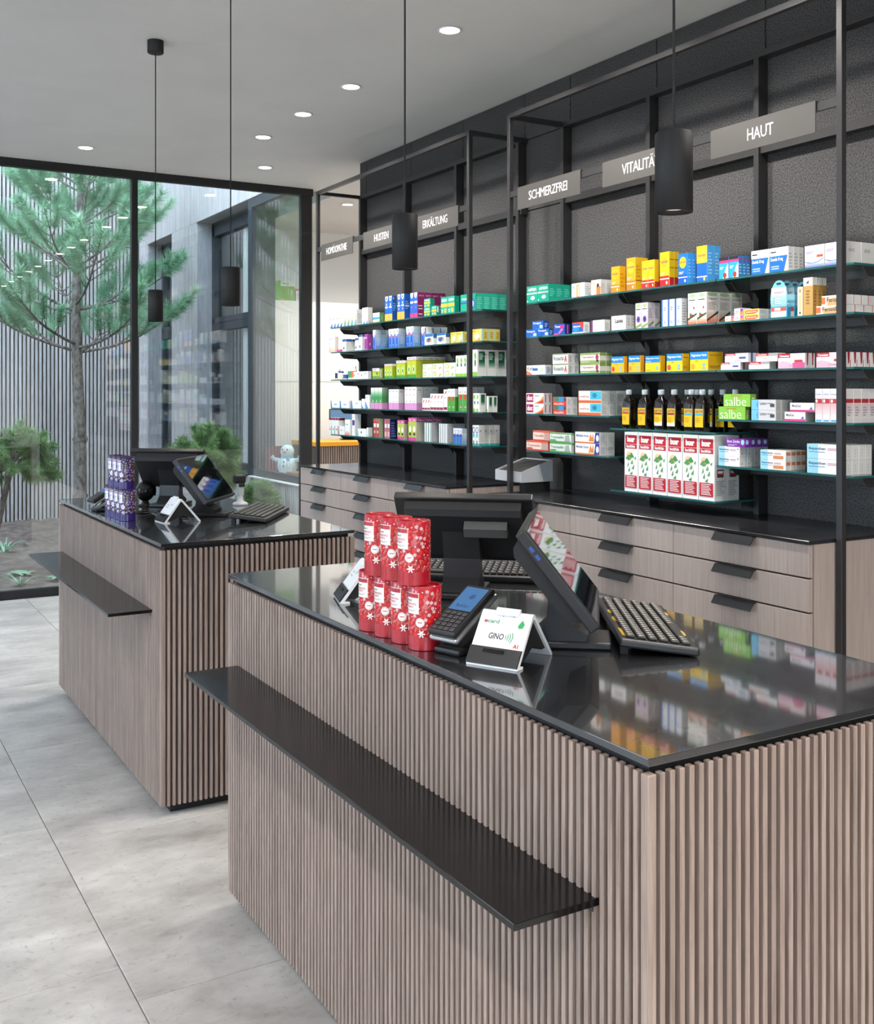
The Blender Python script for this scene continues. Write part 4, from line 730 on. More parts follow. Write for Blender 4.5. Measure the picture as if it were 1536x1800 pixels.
 'f3_limes': ('#b9c938', '#8ea03a', [R(0, .72, 1, 1, '#f0f0ea'), T('PROSPAN', .05, .78, .5, .92, '#20306a', .02), R(0, .66, .5, .71, '#d0342c'), R(0, 0, 1, .25, '#5f9a38'), P([(.65, .75), (.85, .5), (.7, .3), (.5, .5)], '#3a9448'), O(.75, .15, .1, .1, '#e0563a')], [R(.1, .1, .5, .9, '#e8e6d6')], 'smallest lime green cough pack with white top'),
 'f3_limem': ('#b4c62e', '#9db02a', lime(), [R(0, .86, 1, 1, '#e6e6e0')], 'lime green cough carton, the lower row of three'),
 'f3_limel': ('#b4c62e', '#9db02a', lime(), [R(0, .86, 1, 1, '#e6e6e0')], 'lime green cough carton, the middle sized pair'),
 'f3_limexl': ('#b4c62e', '#a9b82e', lime(), [R(0, .86, 1, 1, '#e9e9e4'), T('PROSPAN', .1, .885, .9, .955, '#20306a', .02), R(0, .83, 1, .86, '#d0342c')], 'tallest lime green cough carton, many deep'),
 'f3_cubes': ('#eceee6', '#dadcd4', [R(.06, .2, .36, .85, '#9cc25a'), R(.12, .3, .28, .7, '#f4f6ee'), P([(.55, 0), (.9, .35), (.7, .6)], '#c5d88a')], [], 'small white tea pack with green square frame, stacked two high'),
 'f3_cubesb': ('#eceee6', '#dadcd4', [R(.06, .2, .36, .85, '#b5c25a'), R(.12, .3, .28, .7, '#ecd4b0'), P([(.55, 0), (.9, .35), (.7, .6)], '#e2b06a')], [], 'small white tea pack with apricot square frame, stacked two high'),
 'f3_cubesc': ('#eceee6', '#dadcd4', [R(.1, .2, .45, .85, '#c9c44a'), R(.16, .3, .38, .7, '#f0eccc'), P([(.6, 0), (.95, .35), (.75, .6)], '#a9cf6a')], [], 'small white tea pack with yellow square frame, stacked two high'),
 'f3_wg': ('#f0f1ee', '#dfe1dc', [P([(.15, .8), (.6, .92), (.85, .7), (.5, .62)], '#7fbf3c'), O(.5, .55, .2, .10, '#1d5a3c'), R(0, 0, 1, .14, '#8ac63c')], [R(.25, .35, .75, .9, '#1e6b46')], 'white cough syrup carton with green leaf, the lower three'),
 'f3_wgb': ('#f0f1ee', '#d9d9d5', [P([(.15, .8), (.6, .92), (.85, .7), (.5, .62)], '#7fbf3c'), O(.5, .5, .2, .14, '#1d5a3c'), R(0, 0, 1, .16, '#8ac63c')], [G(.15, .3, .8, .55, '#cfd2cc', '#1c5c3c'), R(.15, .55, .8, .93, '#15543a'), L(.22, .62, .7, .88, 5, '#b9d2c4')], 'tall white syrup carton with dark green fading side panels'),
 'f4_flat': ('#eef0f2', '#d6d8da', [P([(0, 0), (.16, 0), (.08, 1), (0, 1)], '#4a7cc4'), L(.4, .4, .75, .7, 1, '#8ca0c8')], [], 'flat white carton with blue slanted edge, the first two'),
 'f4_flatb': ('#eef0f2', '#d6d8da', [P([(0, 0), (.18, 0), (.08, 1), (0, 1)], '#4a7cc4'), L(.45, .6, .75, .8, 1, '#7ab0d0')], [P([(0, 0), (.6, 0), (.2, 1), (0, 1)], '#6a94cc')], 'flat white carton with blue slanted edge, the longest one'),
 'f4_small': ('#f0f1f2', '#d9dadb', [P([(0, 0), (.7, 0), (.1, .4)], '#6a94cc')], [], 'small upright white carton with blue corner, the lower one'),
 'f4_smallb': ('#f0f1f2', '#d9dadb', [P([(0, 0), (.8, 0), (.1, .5), (0, .5)], '#6a94cc'), L(.2, .8, .6, .9, 1, '#8ca0c8')], [], 'upright white carton with blue corner beside the green and pink ones'),
 'f4_gp': ('#3c9650', '#4d8a58', [R(0, 0, 1, .29, '#d98cc4'), G(0, .55, 1, .9, '#3c9650', '#e9efe4'), R(0, .88, 1, 1, '#e6e6e2'), P([(.3, .32), (.6, .45), (.7, .33)], '#c9dcb0')], [R(0, 0, 1, .29, '#cf86bc'), G(0, .6, 1, 1, '#5a9664', '#a8b4a4')], 'green carton with pink foot, one of three'),
 'f4_wp': ('#f0eeee', '#d2d0d0', [R(0, 0, 1, .33, '#d992c8'), L(.2, .88, .8, .94, 1, '#5a5a5a'), O(.5, .60, .1, .03, '#d05a8c'), P([(.3, .36), (.55, .44), (.6, .38)], '#4a7a4a')], [R(0, 0, 1, .33, '#c884b8'), L(.15, .85, .85, .93, 1, '#8a8a8a')], 'white carton with pink foot and tiny flowers, the lower trio'),
 'f4_wpb': ('#f0eeee', '#bfbebe', [R(0, 0, 1, .30, '#d992c8'), L(.2, .88, .8, .94, 1, '#5a5a5a'), O(.5, .66, .1, .03, '#d05a8c'), P([(.3, .34), (.55, .42), (.6, .36)], '#4a7a4a')], [R(0, 0, 1, .30, '#c080b0'), L(.15, .85, .85, .93, 1, '#8a8a8a')], 'white carton with pink foot and tiny flowers, the taller trio'),
 'f4_rs': ('#f0eeed', '#d8d6d5', [R(0, .06, 1, .22, '#8e1d3c'), P([(.2, .6), (.7, .9), (.9, .8), (.5, .62)], '#c01f34')], [], 'small white carton with wine red foot and red comma, lowest three'),
 'f4_rm': ('#f0eeed', '#d8d6d5', [R(0, .05, 1, .20, '#8e1d3c'), P([(.2, .7), (.7, .92), (.9, .85), (.5, .72)], '#c01f34'), L(.2, .5, .8, .56, 1, GR)], [], 'medium white carton with wine red foot and red comma, row of four'),
 'f4_rt': ('#f0eeed', '#d8d6d5', [R(0, .05, 1, .18, '#8e1d3c'), P([(.2, .78), (.7, .95), (.9, .88), (.5, .8)], '#c01f34'), L(.2, .6, .8, .66, 1, GR)], [], 'single taller white carton with wine red foot and red comma'),
 'f4_gr': ('#4ba03c', '#3f8a30', [R(0, .64, 1, 1, '#efefed'), R(.25, .46, .75, .66, '#d2322c'), O(.55, .18, .2, .04, '#d8a0b0'), L(.2, .85, .8, .9, 1, GR)], [R(0, .64, 1, 1, '#dededc')], 'white over green carton with red square, the lower pair'),
 'f4_grb': ('#4ba03c', '#b4b4b2', [R(0, .70, 1, 1, '#efefed'), R(.25, .50, .75, .70, '#d2322c'), O(.55, .18, .2, .04, '#d8a0b0'), L(.2, .78, .8, .84, 1, GR)], [L(.15, .78, .85, .9, 2, '#8f8f8f')], 'white over green carton with red square, the taller pair by the post'),
 'f4_wg': ('#f0f1ee', '#dcdcd8', [O(.4, .8, .3, .12, '#8ac63c'), O(.5, .5, .2, .10, '#1d6a4c'), R(0, 0, .6, .18, '#8ac63c')], [G(.2, .35, .8, .55, '#cfd2cc', '#1c6a48'), R(.2, .55, .8, .93, '#17603f')], 'white syrup carton with dark green side panel beyond the post'),
 'f4_wgs': ('#f0f1ee', '#dcdcd8', [R(0, 0, .6, .18, '#8ac63c')], [G(.2, .3, .8, .5, '#cfd2cc', '#1c6a48'), R(.2, .5, .8, .93, '#17603f')], 'smallest white syrup carton with dark green side panel'),
 'f5_red': ('#f0efee', '#d8d6d4', [R(0, .86, 1, 1, '#7c1f24'), O(.4, .3, .16, .06, '#c2453c'), R(.7, 0, 1, .5, '#7ab8a0')], [R(0, .86, 1, 1, '#6a1a1e')], 'white carton with a maroon top band at the lowest shelf end'),
 'f5_smallr': ('#f1f0ef', '#dedcda', [P([(0, 0), (.16, 0), (.08, 1), (0, 1)], '#d8543f'), L(.35, .5, .75, .62, 1, '#50545c')], [], 'small white carton with red slanted edge'),
 'f5_med': ('#f1f0ef', '#dedcda', [G(0, 0, .9, .3, '#e0806a', '#f1f0ef'), L(.2, .68, .7, .76, 1, '#60646a')], [], 'upright white carton with a salmon foot'),
 'f5_tall': ('#f2f2f2', '#dadadc', [R(.1, .48, .95, .72, '#4c2a8a'), O(.5, .85, .1, .02, '#555')], [], 'tall narrow white carton with purple square'),
 'f5_teal': ('#f0f1f0', '#dcdddc', [P([(0, 0), (.2, 0), (.08, 1), (0, 1)], '#7ac0a8'), O(.5, .55, .06, .16, '#3a3f44')], [], 'low white carton with mint green edge, the longer one'),
 'f5_tealb': ('#f0f1f0', '#d9dad9', [G(0, 0, 1, .3, '#8ac8b4', '#f0f1f0')], [G(0, 0, 1, .25, '#8ac8b4', '#d9dad9')], 'low white carton with mint green foot, the narrow one'),
 'f5_rg': ('#a3403c', '#99a07c', [R(.2, .55, .9, .75, '#efe7dc'), O(.5, .9, .28, .06, '#d0564a'), O(.5, .3, .26, .08, '#e2c4b4')], [L(.15, .1, .85, .9, 6, '#b0b494')], 'narrow red carton with sage green side'),
 'f5_navy': ('#b06a78', '#1c2358', [R(.2, .55, .9, .75, '#efe7dc'), O(.5, .9, .28, .06, '#c84a4a'), R(.1, .1, .9, .35, '#d8b4a8')], [L(.15, .1, .85, .9, 6, '#6a70a0')], 'narrow rose carton with navy blue side'),
 'f5_mag': ('#b9c448', '#a8a694', [R(0, .84, 1, 1, '#d83a96'), R(0, 0, 1, .15, '#dc3c98'), O(.5, .5, .3, .14, '#f2f2dc'), O(.5, .28, .3, .07, '#3c4a34'), T('Neo', .2, .87, .8, .96, W_, .02)], [R(0, .82, 1, 1, '#a82a78')], 'lime carton with magenta top and foot, the lower pair'),
 'f5_magb': ('#b9c448', '#b5b3a4', [R(0, .84, 1, 1, '#d83a96'), R(0, 0, 1, .14, '#dc3c98'), O(.5, .5, .3, .14, '#f2f2dc'), O(.5, .28, .3, .07, '#3c4a34'), T('Neo', .2, .87, .8, .96, W_, .02)], [R(0, .82, 1, 1, '#a02a78'), T('Wellness', .1, .86, .9, .95, '#ecd0e0', .01)], 'lime carton with magenta top and foot, the taller pair'),
 'f5_thin': ('#eeefee', '#a9abae', [R(.55, 0, .9, 1, '#4f7a72')], [L(.15, .1, .85, .9, 7, '#bcbec0')], 'very thin white carton with dark green spine stripe and grey sides'),
 'f5_thinb': ('#eeefee', '#a5a6aa', [R(.6, 0, .9, 1, '#6a7a8c')], [L(.15, .1, .85, .9, 7, '#bcbec0')], 'very thin white carton with slate spine stripe and grey sides'),
 'f5_blue': ('#2f6fc0', '#b4c2d2', [R(0, .62, 1, 1, '#eef0f2'), O(.5, .76, .34, .15, '#2a3f94'), O(.46, .76, .24, .11, W_), R(0, .5, 1, .6, '#2a4aa4')], [G(0, 0, 1, .7, '#7fa0cc', '#d8dadc')], 'white and blue toothbrush carton, the low trio by the post'),
 'f5_tealw': ('#eef0ef', '#d4d1cc', [R(0, 0, 1, .10, '#2f9f9c'), O(.5, .76, .4, .16, '#223a94'), O(.5, .76, .26, .11, W_), O(.5, .5, .3, .12, '#5fc4c4'), R(.35, .08, .6, .25, '#5a3a30')], [R(0, 0, 1, .10, '#2f9f9c'), O(.3, .72, .1, .07, '#2a3a8a'), L(.15, .2, .85, .85, 6, '#c2bfba')], 'white carton with navy ring and teal foot beyond the post'),
}
def carton_mesh(w, h, d, spec_):
    f, s, fr, si, _ = spec_; m_ = MB(); b = min(.0012, d * .05)
    x0, x1, y0, y1, z0, z1 = 0, d, 0, w, 0, h
    # body with narrow chamfers on the four upright edges and tucked-in top flap line
    ring = [(x0, y0 + b), (x0, y1 - b), (x0 + b, y1), (x1 - b, y1), (x1, y1 - b), (x1, y0 + b), (x1 - b, y0), (x0 + b, y0)]
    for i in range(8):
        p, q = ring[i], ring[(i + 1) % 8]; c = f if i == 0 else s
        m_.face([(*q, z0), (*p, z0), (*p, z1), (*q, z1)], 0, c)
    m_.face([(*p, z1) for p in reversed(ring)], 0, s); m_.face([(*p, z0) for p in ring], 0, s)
    m_.face([(x0 + b, y0 + b, z1 + .0003), (x0 + b + .001, y0 + b, z1 + .0003), (x0 + b + .001, y1 - b, z1 + .0003), (x0 + b, y1 - b, z1 + .0003)], 0, '#9a9896')
    iw, dd = w - 2 * b, d - 2 * b
    draw(m_, fr, lambda u, v, Lf: (-Lf, y1 - b - max(0, min(1, u)) * iw, max(0, min(1, v)) * h))
    draw(m_, si, lambda u, v, Lf: (b + max(0, min(1, u)) * dd, -Lf, max(0, min(1, v)) * h))
    return m_.build('medicine_carton')
XF = 3.303
ORD = ('first', 'second', 'third', 'fourth', 'fifth', 'sixth')
n_cart = 0
for k, (Y0, w, h, dep, z, nf, nd, ns) in POS.items():
    spec_ = D[k]; ww, hh, dd = w * .975, h * .985, dep * .97
    me = carton_mesh(ww, hh, dd, spec_); me.materials.append(M['print'])
    for s_ in range(ns):
        for i, j in [(i, 0) for i in range(nf)] + [(nf - 1, j) for j in range(1, nd)]:
            o = obj('medicine_carton', me, None, None, (XF + j * dep, Y0 - (i + 1) * w + (w - ww) / 2, z + .0004 + s_ * h))
            ex = ''
            if ns > 1: ex += ', upper layer' if s_ else ', lower layer'
            if j > 0: ex += ', %s row back' % ORD[j]
            elif nf > 1: ex += ', %s from the window' % ORD[i]
            lb = spec_[4] + ex
            if len(lb.replace(',', ' ').split()) > 16: lb = spec_[4] + (', %s row back' % ORD[j] if j else (', upper layer' if s_ and ns > 1 else ''))
            if len(lb.replace(',', ' ').split()) > 16: lb = spec_[4]
            tag(o, lb, 'carton', (spec_[4] + ' set') if nf * nd * ns > 1 else None); n_cart += 1
print('cartons', n_cart)
# ------------------------------------------------------------------ tonic bottles, hang cards, pill jars
def rrect(wx, wy, r, n=3):
    out = []
    for cx, cy, a0 in ((wx - r, wy - r, 0), (-wx + r, wy - r, 90), (-wx + r, -wy + r, 180), (wx - r, -wy + r, 270)):
        for q in range(n + 1): a = math.radians(a0 + 90 * q / n); out.append((cx + r * math.cos(a), cy + r * math.sin(a)))
    return out
def bottle_meshes():
    b = MB(); prof = [(0, .027, .018, .006), (.004, .029, .020, .007), (.115, .029, .020, .007), (.135, .024, .018, .010), (.148, .012, .012, .0115), (.156, .0105, .0105, .0103), (.168, .0105, .0105, .0103)]
    V = []; n = 16
    for z, wy, wx, r in prof: V += [(x, y, z) for x, y in rrect(wx, wy, min(r, wx - 1e-4, wy - 1e-4))]
    F = [(i * n + k, i * n + (k + 1) % n, (i + 1) * n + (k + 1) % n, (i + 1) * n + k) for i in range(len(prof) - 1) for k in range(n)] + [tuple(range(n))[::-1], tuple(range((len(prof) - 1) * n, len(prof) * n))]
    b.mesh_part(V, F, 0, None, True); body = b.build('bottle_body'); body.materials.append(mat('amber_glass', '#120b08', .06, spec=.8))
    c = MB(); c.lathe([(.0125, .160), (.0135, .162), (.0135, .180), (.0125, .183), (.0, .183)], 20); cap = c.build('cap'); cap.materials.append(mat('cap_white', '#cfd2d8', .4))
    return body, cap
_bb, _bc = bottle_meshes()
def bottle_label(band, foot):
    m_ = MB(); w, h, z0 = .050, .080, .018
    it = [R(0, 0, 1, 1, '#efbf1a'), R(0, .74, 1, 1, '#e8b812'), T('BUERLECITHIN'[4:10] if False else 'LEATON', .06, .78, .94, .94, '#2a3560', .03), R(.06, .64, .94, .74, band), L(.1, .25, .8, .55, 3, '#c79a14')]
    if foot: it += [P([(0, 0), (1, 0), (1, .26), (.5, .16), (0, .2)], '#e6e4da')]
    draw(m_, it, lambda u, v, Lf: (-.0201 - Lf, w / 2 - u * w, z0 + v * h)); me = m_.build('bottle_label'); me.materials.append(M['print']); return me
_lab = {'red': bottle_label('#b5282c', False), 'maroon': bottle_label('#8a2038', True), 'blue': bottle_label('#3aa6d8', False)}
def yat(u, X):
    r = (u - 768) / 1861; return (.8634 * X - r * .5045 * X) / (.5045 + r * .8634)
def bottle(x, y, kind, label, group):
    t = thing('tonic_bottle', label, 'bottle', (x, y, 1.3804), 0, group); bo = obj('bottle_body', _bb, None, t); obj('cap', _bc, None, t)['label'] = 'white screw cap'; obj('bottle_label', _lab[kind], None, bo)['label'] = 'yellow paper label'
for i, (y, k) in enumerate([(3.893, 'red'), (3.781, 'red'), (3.667, 'maroon'), (3.584, 'maroon'), (3.475, 'blue'), (3.408, 'blue')]):
    bottle(3.335, y, k, 'dark tonic bottle in the front row, ' + {'red': 'red', 'maroon': 'maroon', 'blue': 'light blue'}[k] + ' label band, %s from the window' % ORD[i], 'front bottles')
for i, y in enumerate((3.905, 3.80, 3.70, 3.62, 3.555, 3.47, 3.40, 3.325)): bottle(3.45, y, ('red', 'maroon', 'blue')[min(2, i // 3)], 'dark tonic bottle in the rear row, %s from the window' % (ORD + ('seventh', 'eighth'))[i], 'rear bottles')

# blue oval hang cards with a tray of lip cream, four in a row behind one another
def hang_card():
    m_ = MB(); n = 26; out = []
    for q in range(n): a = 2 * math.pi * q / n; r = 1 if math.sin(a) > 0 else .9; out.append((.043 * math.cos(a) * (1 if math.sin(a) < .3 else 1), .075 + .075 * math.sin(a) * r))
    m_.prism(out, 0, .0015, 'x', 0, '#7ac3dc')
    it = [G(.06, .12, .94, .80, '#5db6da', '#d9edf4'), T('herpatch', .22, .62, .80, .71, '#c4423c', .01), O(.5, .90, .16, .035, '#3a4250'), R(.02, .0, .98, .30, '#2ba3d0'), R(.06, .02, .94, .17, '#efe9e6'), R(.06, .17, .94, .28, '#d8503c'), R(.25, .19, .6, .26, '#f2f2f2'), O(.22, .52, .025, .02, '#c4423c'), O(.22, .45, .025, .02, '#c4423c'), O(.22, .38, .025, .02, '#c4423c'), L(.3, .36, .7, .54, 3, '#f4f8fa')]
    draw(m_, it, lambda u, v, Lf: (-Lf, .043 - u * .086, v * .15)); return m_.build('hang_card')
_hc = hang_card(); _hc.materials.append(M['printg'])
for i in range(4):
    t = thing('lip_patch_card', 'oval light blue hang card with red lettering, %s in the file' % ORD[i], 'blister pack', (3.305 + i * .045, 2.955, 1.8484), 0, 'oval hang cards')
    obj('card', _hc, None, t); b = MB(); b.bevel_box(.0016, -.04, 0, .026, .04, .042, .003, 1); obj('tray', b, mat('tray_blue', '#1f93c0', .4), t)
# small pill jars at the end of the third shelf
def jar(x, y, z, r, h, lab, label, capc='#eeeeee'):
    t = thing('pill_jar', label, 'jar', (x, y, z + .0005))
    b = MB(); b.lathe([(r * .96, 0), (r, .003), (r, h * .74), (r * .8, h * .78)], 20); jb = obj('body', b, M['whitep'], t)
    b = MB(); b.lathe([(r * .86, h * .78), (r * .88, h * .8), (r * .88, h), (.0, h)], 20); obj('cap', b, mat('jar_cap', capc, .4), t)
    b = MB(); b.lathe([(r + .0005, h * .12), (r + .0005, h * .6)], 20); obj('jar_label', b, mat('jar_label', lab, .4), jb)
jar(3.33, 7.15, 1.645, .022, .082, '#24264a', 'white pill jar with navy label at the very shelf end')
jar(3.325, 7.08, 1.645, .028, .062, '#e9e2c4', 'squat white jar with cream label beside the navy one', '#2c3f78')
jar(3.33, 7.015, 1.645, .018, .060, '#33519a', 'thin white jar with blue label between jars and spray bottles')
jar(3.33, 6.93, 1.645, .020, .10, '#3f9a58', 'white spray bottle with green label')
jar(3.33, 6.88, 1.645, .020, .10, '#d8743c', 'white spray bottle with orange label')

# leaflet tray between the two cabinets
t = thing('leaflet_tray', 'open grey wedge shaped plastic tray behind the black post', 'tray', (3.212, 4.61, 1.0204))
m_ = MB(); Wt, Dt = .25, .205; z0 = .052; a = .004
side = [(0, z0), (Dt, z0), (Dt, .166), (.188, .166), (0, .108)]
for y in (0, Wt - a): m_.prism(side, y, y + a, 'y')
m_.box(0, a, z0, a, Wt - a, .108); m_.box(Dt - a, a, z0, Dt, Wt - a, .166); m_.box(a, a, z0, Dt - a, Wt - a, z0 + a)
obj('tray_shell', m_, M['grey'], t)
m_ = MB(); m_.prism([(a + .0005, z0 + a + .0005), (Dt - a - .0005, z0 + a + .0005), (Dt - a - .0005, .160), (.186, .160), (a + .0005, .100)], a + .0005, Wt - a - .0005, 'y'); obj('black_fill', m_, M['blackm'], t)  # solid black fill below the rim makes the open tray look black inside
m_ = MB(); m_.box(.03, .005, 0, .19, .06, z0); obj('foot', m_, M['blackm'], t)

# ------------------------------------------------------------------ gift canisters
CR_, CH_ = .0355, .137
def canister_meshes(pal, seed):
    b = MB(); r, h = CR_, CH_
    b.lathe([(r - .0015, 0), (r, .0015), (r, h - .001), (r - .0008, h), (r - .0022, h), (r - .0022, h - .006)], 40, 0, pal['base']); body = b.build('tube'); body.materials.append(M['printg'])
    b = MB(); b.lathe([(r - .0022, h - .007), (.0, h - .007)], 32, 0, pal['lid'], sm=False); lid = b.build('lid'); lid.materials.append(M['printg'])
    m_ = MB(); rr = random.Random(seed)
    def Pc(s, z, lf): a = math.pi + s / r; return ((r + lf) * math.cos(a), (r + lf) * math.sin(a), z)
    def poly(pts, c, lf):
        cx = sum(p[0] for p in pts) / len(pts); cz = sum(p[1] for p in pts) / len(pts)
        for p, q in zip(pts, pts[1:] + pts[:1]): m_.face([Pc(cx, cz, lf), Pc(*p, lf), Pc(*q, lf)], 0, c)
    def ell(cx, cz, a, b_, rot, c, lf, n=10): poly([(cx + a * math.cos(q * 2 * math.pi / n) * math.cos(rot) - b_ * math.sin(q * 2 * math.pi / n) * math.sin(rot), cz + a * math.cos(q * 2 * math.pi / n) * math.sin(rot) + b_ * math.sin(q * 2 * math.pi / n) * math.cos(rot)) for q in range(n)], c, lf)
    def rect(s0, z0, s1, z1, c, lf):
        n = max(1, int(abs(s1 - s0) / .003))
        for q in range(n): sa = s0 + (s1 - s0) * q / n; sb = s0 + (s1 - s0) * (q + 1) / n; m_.face([Pc(sa, z0, lf), Pc(sb, z0, lf), Pc(sb, z1, lf), Pc(sa, z1, lf)], 0, c)
    cir = 2 * math.pi * r; rect(-cir / 2, .001, cir / 2, .030, pal['foot'], .0002)
    placed = []
    for _ in range(1500):
        s, z = rr.uniform(-cir / 2, cir / 2), rr.uniform(.034, h - .008)
        if all((s - a) ** 2 + (z - b_) ** 2 > .0074 ** 2 for a, b_ in placed): placed.append((s, z))
    for i, (s, z) in enumerate(placed):
        k = i % 5; rot = rr.uniform(0, math.pi)
        if k == 0: ell(s, z, .0046, .0042, 0, pal['berry'], .0005)
        elif k in (1, 3): ell(s, z, .0062, .0017, rot, pal['leaf'], .0005); ell(s + .003, z + .003, .0045, .0012, rot + .8, pal['leaf'], .0005)
        elif k == 2:
            for q in range(6): a = q * math.pi / 3 + rot; ell(s + .0026 * math.cos(a), z + .0026 * math.sin(a), .0021, .0007, a, pal['flake'], .0007, 6)
        else: ell(s, z, .0015, .0015, 0, pal['dot'], .0006, 8)
    for q in range(6): a = q * math.pi / 3; ell(.030 + .005 * math.cos(a), .036 + .005 * math.sin(a), .004, .0014, a, pal['flake'], .0007, 6)
    rect(-.010, .078, .0245, .122, pal['card'], .0009); rect(-.009, .112, .0235, .121, pal['head'], .0011)
    ell(.027, .060, .0095, .0095, 0, pal['card'], .0009, 18); ell(.027, .060, .0078, .0078, 0, pal['base'], .0010, 18); ell(.027, .060, .0072, .0072, 0, pal['card'], .0011, 18)
    def txt(sx, x0, z0, x1, z1, c): v, f, _a = text2d(sx, .01); m_.mesh_part([Pc(x0 + (x1 - x0) * q[0], z0 + (z1 - z0) * q[1], .0013) for q in v], f, 0, c)
    txt('bad', -.007, .104, .007, .109, '#2c5a3c'); txt(pal['t1'], -.007, .096, .020, .1015, pal['ink']); txt(pal['t2'], -.007, .0895, .012, .0945, pal['ink']); rect(-.007, .085, .018, .0862, '#777', .0012); rect(-.007, .0825, .012, .0836, '#777', .0012)
    rect(.022, .0592, .032, .0612, pal['ink'], .0013)
    pr = m_.build('printed_wrap'); pr.materials.append(M['printg'])
    return body, lid, pr
RED = dict(base='#ab1c2a', foot='#a31826', lid='#8d1a22', berry='#d3241f', leaf='#cc5f58', flake='#f6ece8', dot='#f0d4cc', card='#f2efec', head='#a81f2a', ink='#b8484c', t1='LIEBLINGS-', t2='SEIFE')
PUR = dict(base='#352356', foot='#33206a', lid='#2a1b44', berry='#9a7fb4', leaf='#8c733c', flake='#e6def0', dot='#cdbfe0', card='#efe9f2', head='#a78cc2', ink='#5c4a80', t1='WINTER-', t2='ZAUBER')
def canisters(pal, seed, pts, lo, hi, g):
    me = canister_meshes(pal, seed)
    n_lo = sum(1 for q in pts if q[2] < .05)
    for i, (x, y, z) in enumerate(pts):
        k = n_lo - 1 - i if z < .05 else len(pts) - 1 - i
        t = thing('gift_canister', (lo if z < .05 else hi) + ', ' + ORD[k] + ' from the window', 'canister', (x, y, 1.0004 + z), 0, g + (' lower row' if z < .05 else ' upper row'))
        tb = obj('tube', me[0], None, t); obj('lid', me[1], None, t); obj('printed_wrap', me[2], None, tb)
canisters(RED, 5, [(1.130, 1.985, 0), (1.126, 2.0575, 0), (1.122, 2.130, 0), (1.118, 2.2025, 0), (1.112, 2.000, .1375), (1.108, 2.0725, .1375), (1.104, 2.145, .1375)],
          'red gift canister with snowflakes standing on the counter', 'red gift canister with snowflakes in the upper layer', 'red canisters')
canisters(PUR, 11, [(1.150, 4.605, 0), (1.147, 4.6775, 0), (1.144, 4.75, 0), (1.141, 4.8225, 0), (1.142, 4.600, .1375), (1.139, 4.6725, .1375), (1.136, 4.745, .1375)],
          'dark purple gift canister standing on the counter', 'dark purple gift canister in the upper layer', 'purple canisters')

# ------------------------------------------------------------------ tills
def till(x, y, ang, label, name, logo=False, W=.187, Hh=.1175, zc=.19):
    t = thing(name, label, 'till', (x, y, 1.0004), ang); al = math.radians(37.9)
    Mx = Matrix(((math.cos(al), 0, -math.sin(al), 0), (0, 1, 0, 0), (math.sin(al), 0, math.cos(al), zc), (0, 0, 0, 1)))
    b = MB(); b.bevel_box(-.024, -W, -Hh, 0, W, Hh, .004, 2, M=Mx); bz = obj('bezel', b, M['plast'], t)
    b = MB(); b.prism([(-.024, -Hh + .02), (-.052, -Hh + .045), (-.056, Hh - .035), (-.046, Hh - .02), (-.024, Hh - .012)], -W + .03, W - .03, 'y', M=Mx); h_ = obj('back_housing', b, M['blackm'], t)
    b = MB(); b.box(.0003, -W + .008, -Hh + .010, .0012, W - .008, Hh - .008, M=Mx); obj('screen', b, M['screen'], bz)['label'] = 'glossy black touch screen'
    b = MB(); b.bevel_box(-.10, -.048, 0, .10, .085, .016, .004, 2); obj('base', b, M['plast'], t)
    b = MB(); b.prism([(-.075, .016), (.045, .016), (.05, .03), (.012, .05), (-.004, .12), (-.030, .19), (-.060, .175), (-.035, .10), (-.04, .05)], -.040, .060, 'y'); obj('neck', b, M['plast'], t)
    for q in (.055, .075):
        b = MB(); b.box(-.017, -W - .0006, q - .0, -.010, -W + .002, q + .012, M=Mx); u = obj('usb_port', b, mat('usb_blue', '#234a94', .4), bz)
    if logo:
        b = MB(); b.prism([(-.056, .02), (-.085, .035), (-.080, .060), (-.056, .066)], -.12, -.005, 'y', M=Mx); k = obj('bracket', b, mat('bracket_grey', '#4b4a49', .45), t)
        m_ = MB(); dx, dz = (-.029 / .0326), (.015 / .0326)
        draw(m_, [T('Aures', .2, .25, .8, .75, '#2c2b2a', .03)], lambda u, v, Lf: Mx @ Vector((-.085 + .029 * (1 - v) - Lf * .5, -.115 + u * .105 , .035 - .015 * (1 - v) - Lf))); obj('emblem', m_, M['print'], k)
    return t
till(1.535, 2.46, math.atan2(.75, .66), 'black touch till seen from behind next to the red canisters', 'checkout_till', True)
till(1.408, 1.855, math.atan2(-.63, .78), 'tilted black touch till seen edge on beside the white card reader', 'checkout_till', W=.196, Hh=.123, zc=.178)
till(1.50, 5.10, math.atan2(.75, .66), 'black touch till seen from behind next to the purple canisters', 'checkout_till', False)
till(1.50, 4.60, math.atan2(-.605, .795), 'tilted black touch till with reflections beside the folded white reader', 'checkout_till', W=.19, zc=.172)

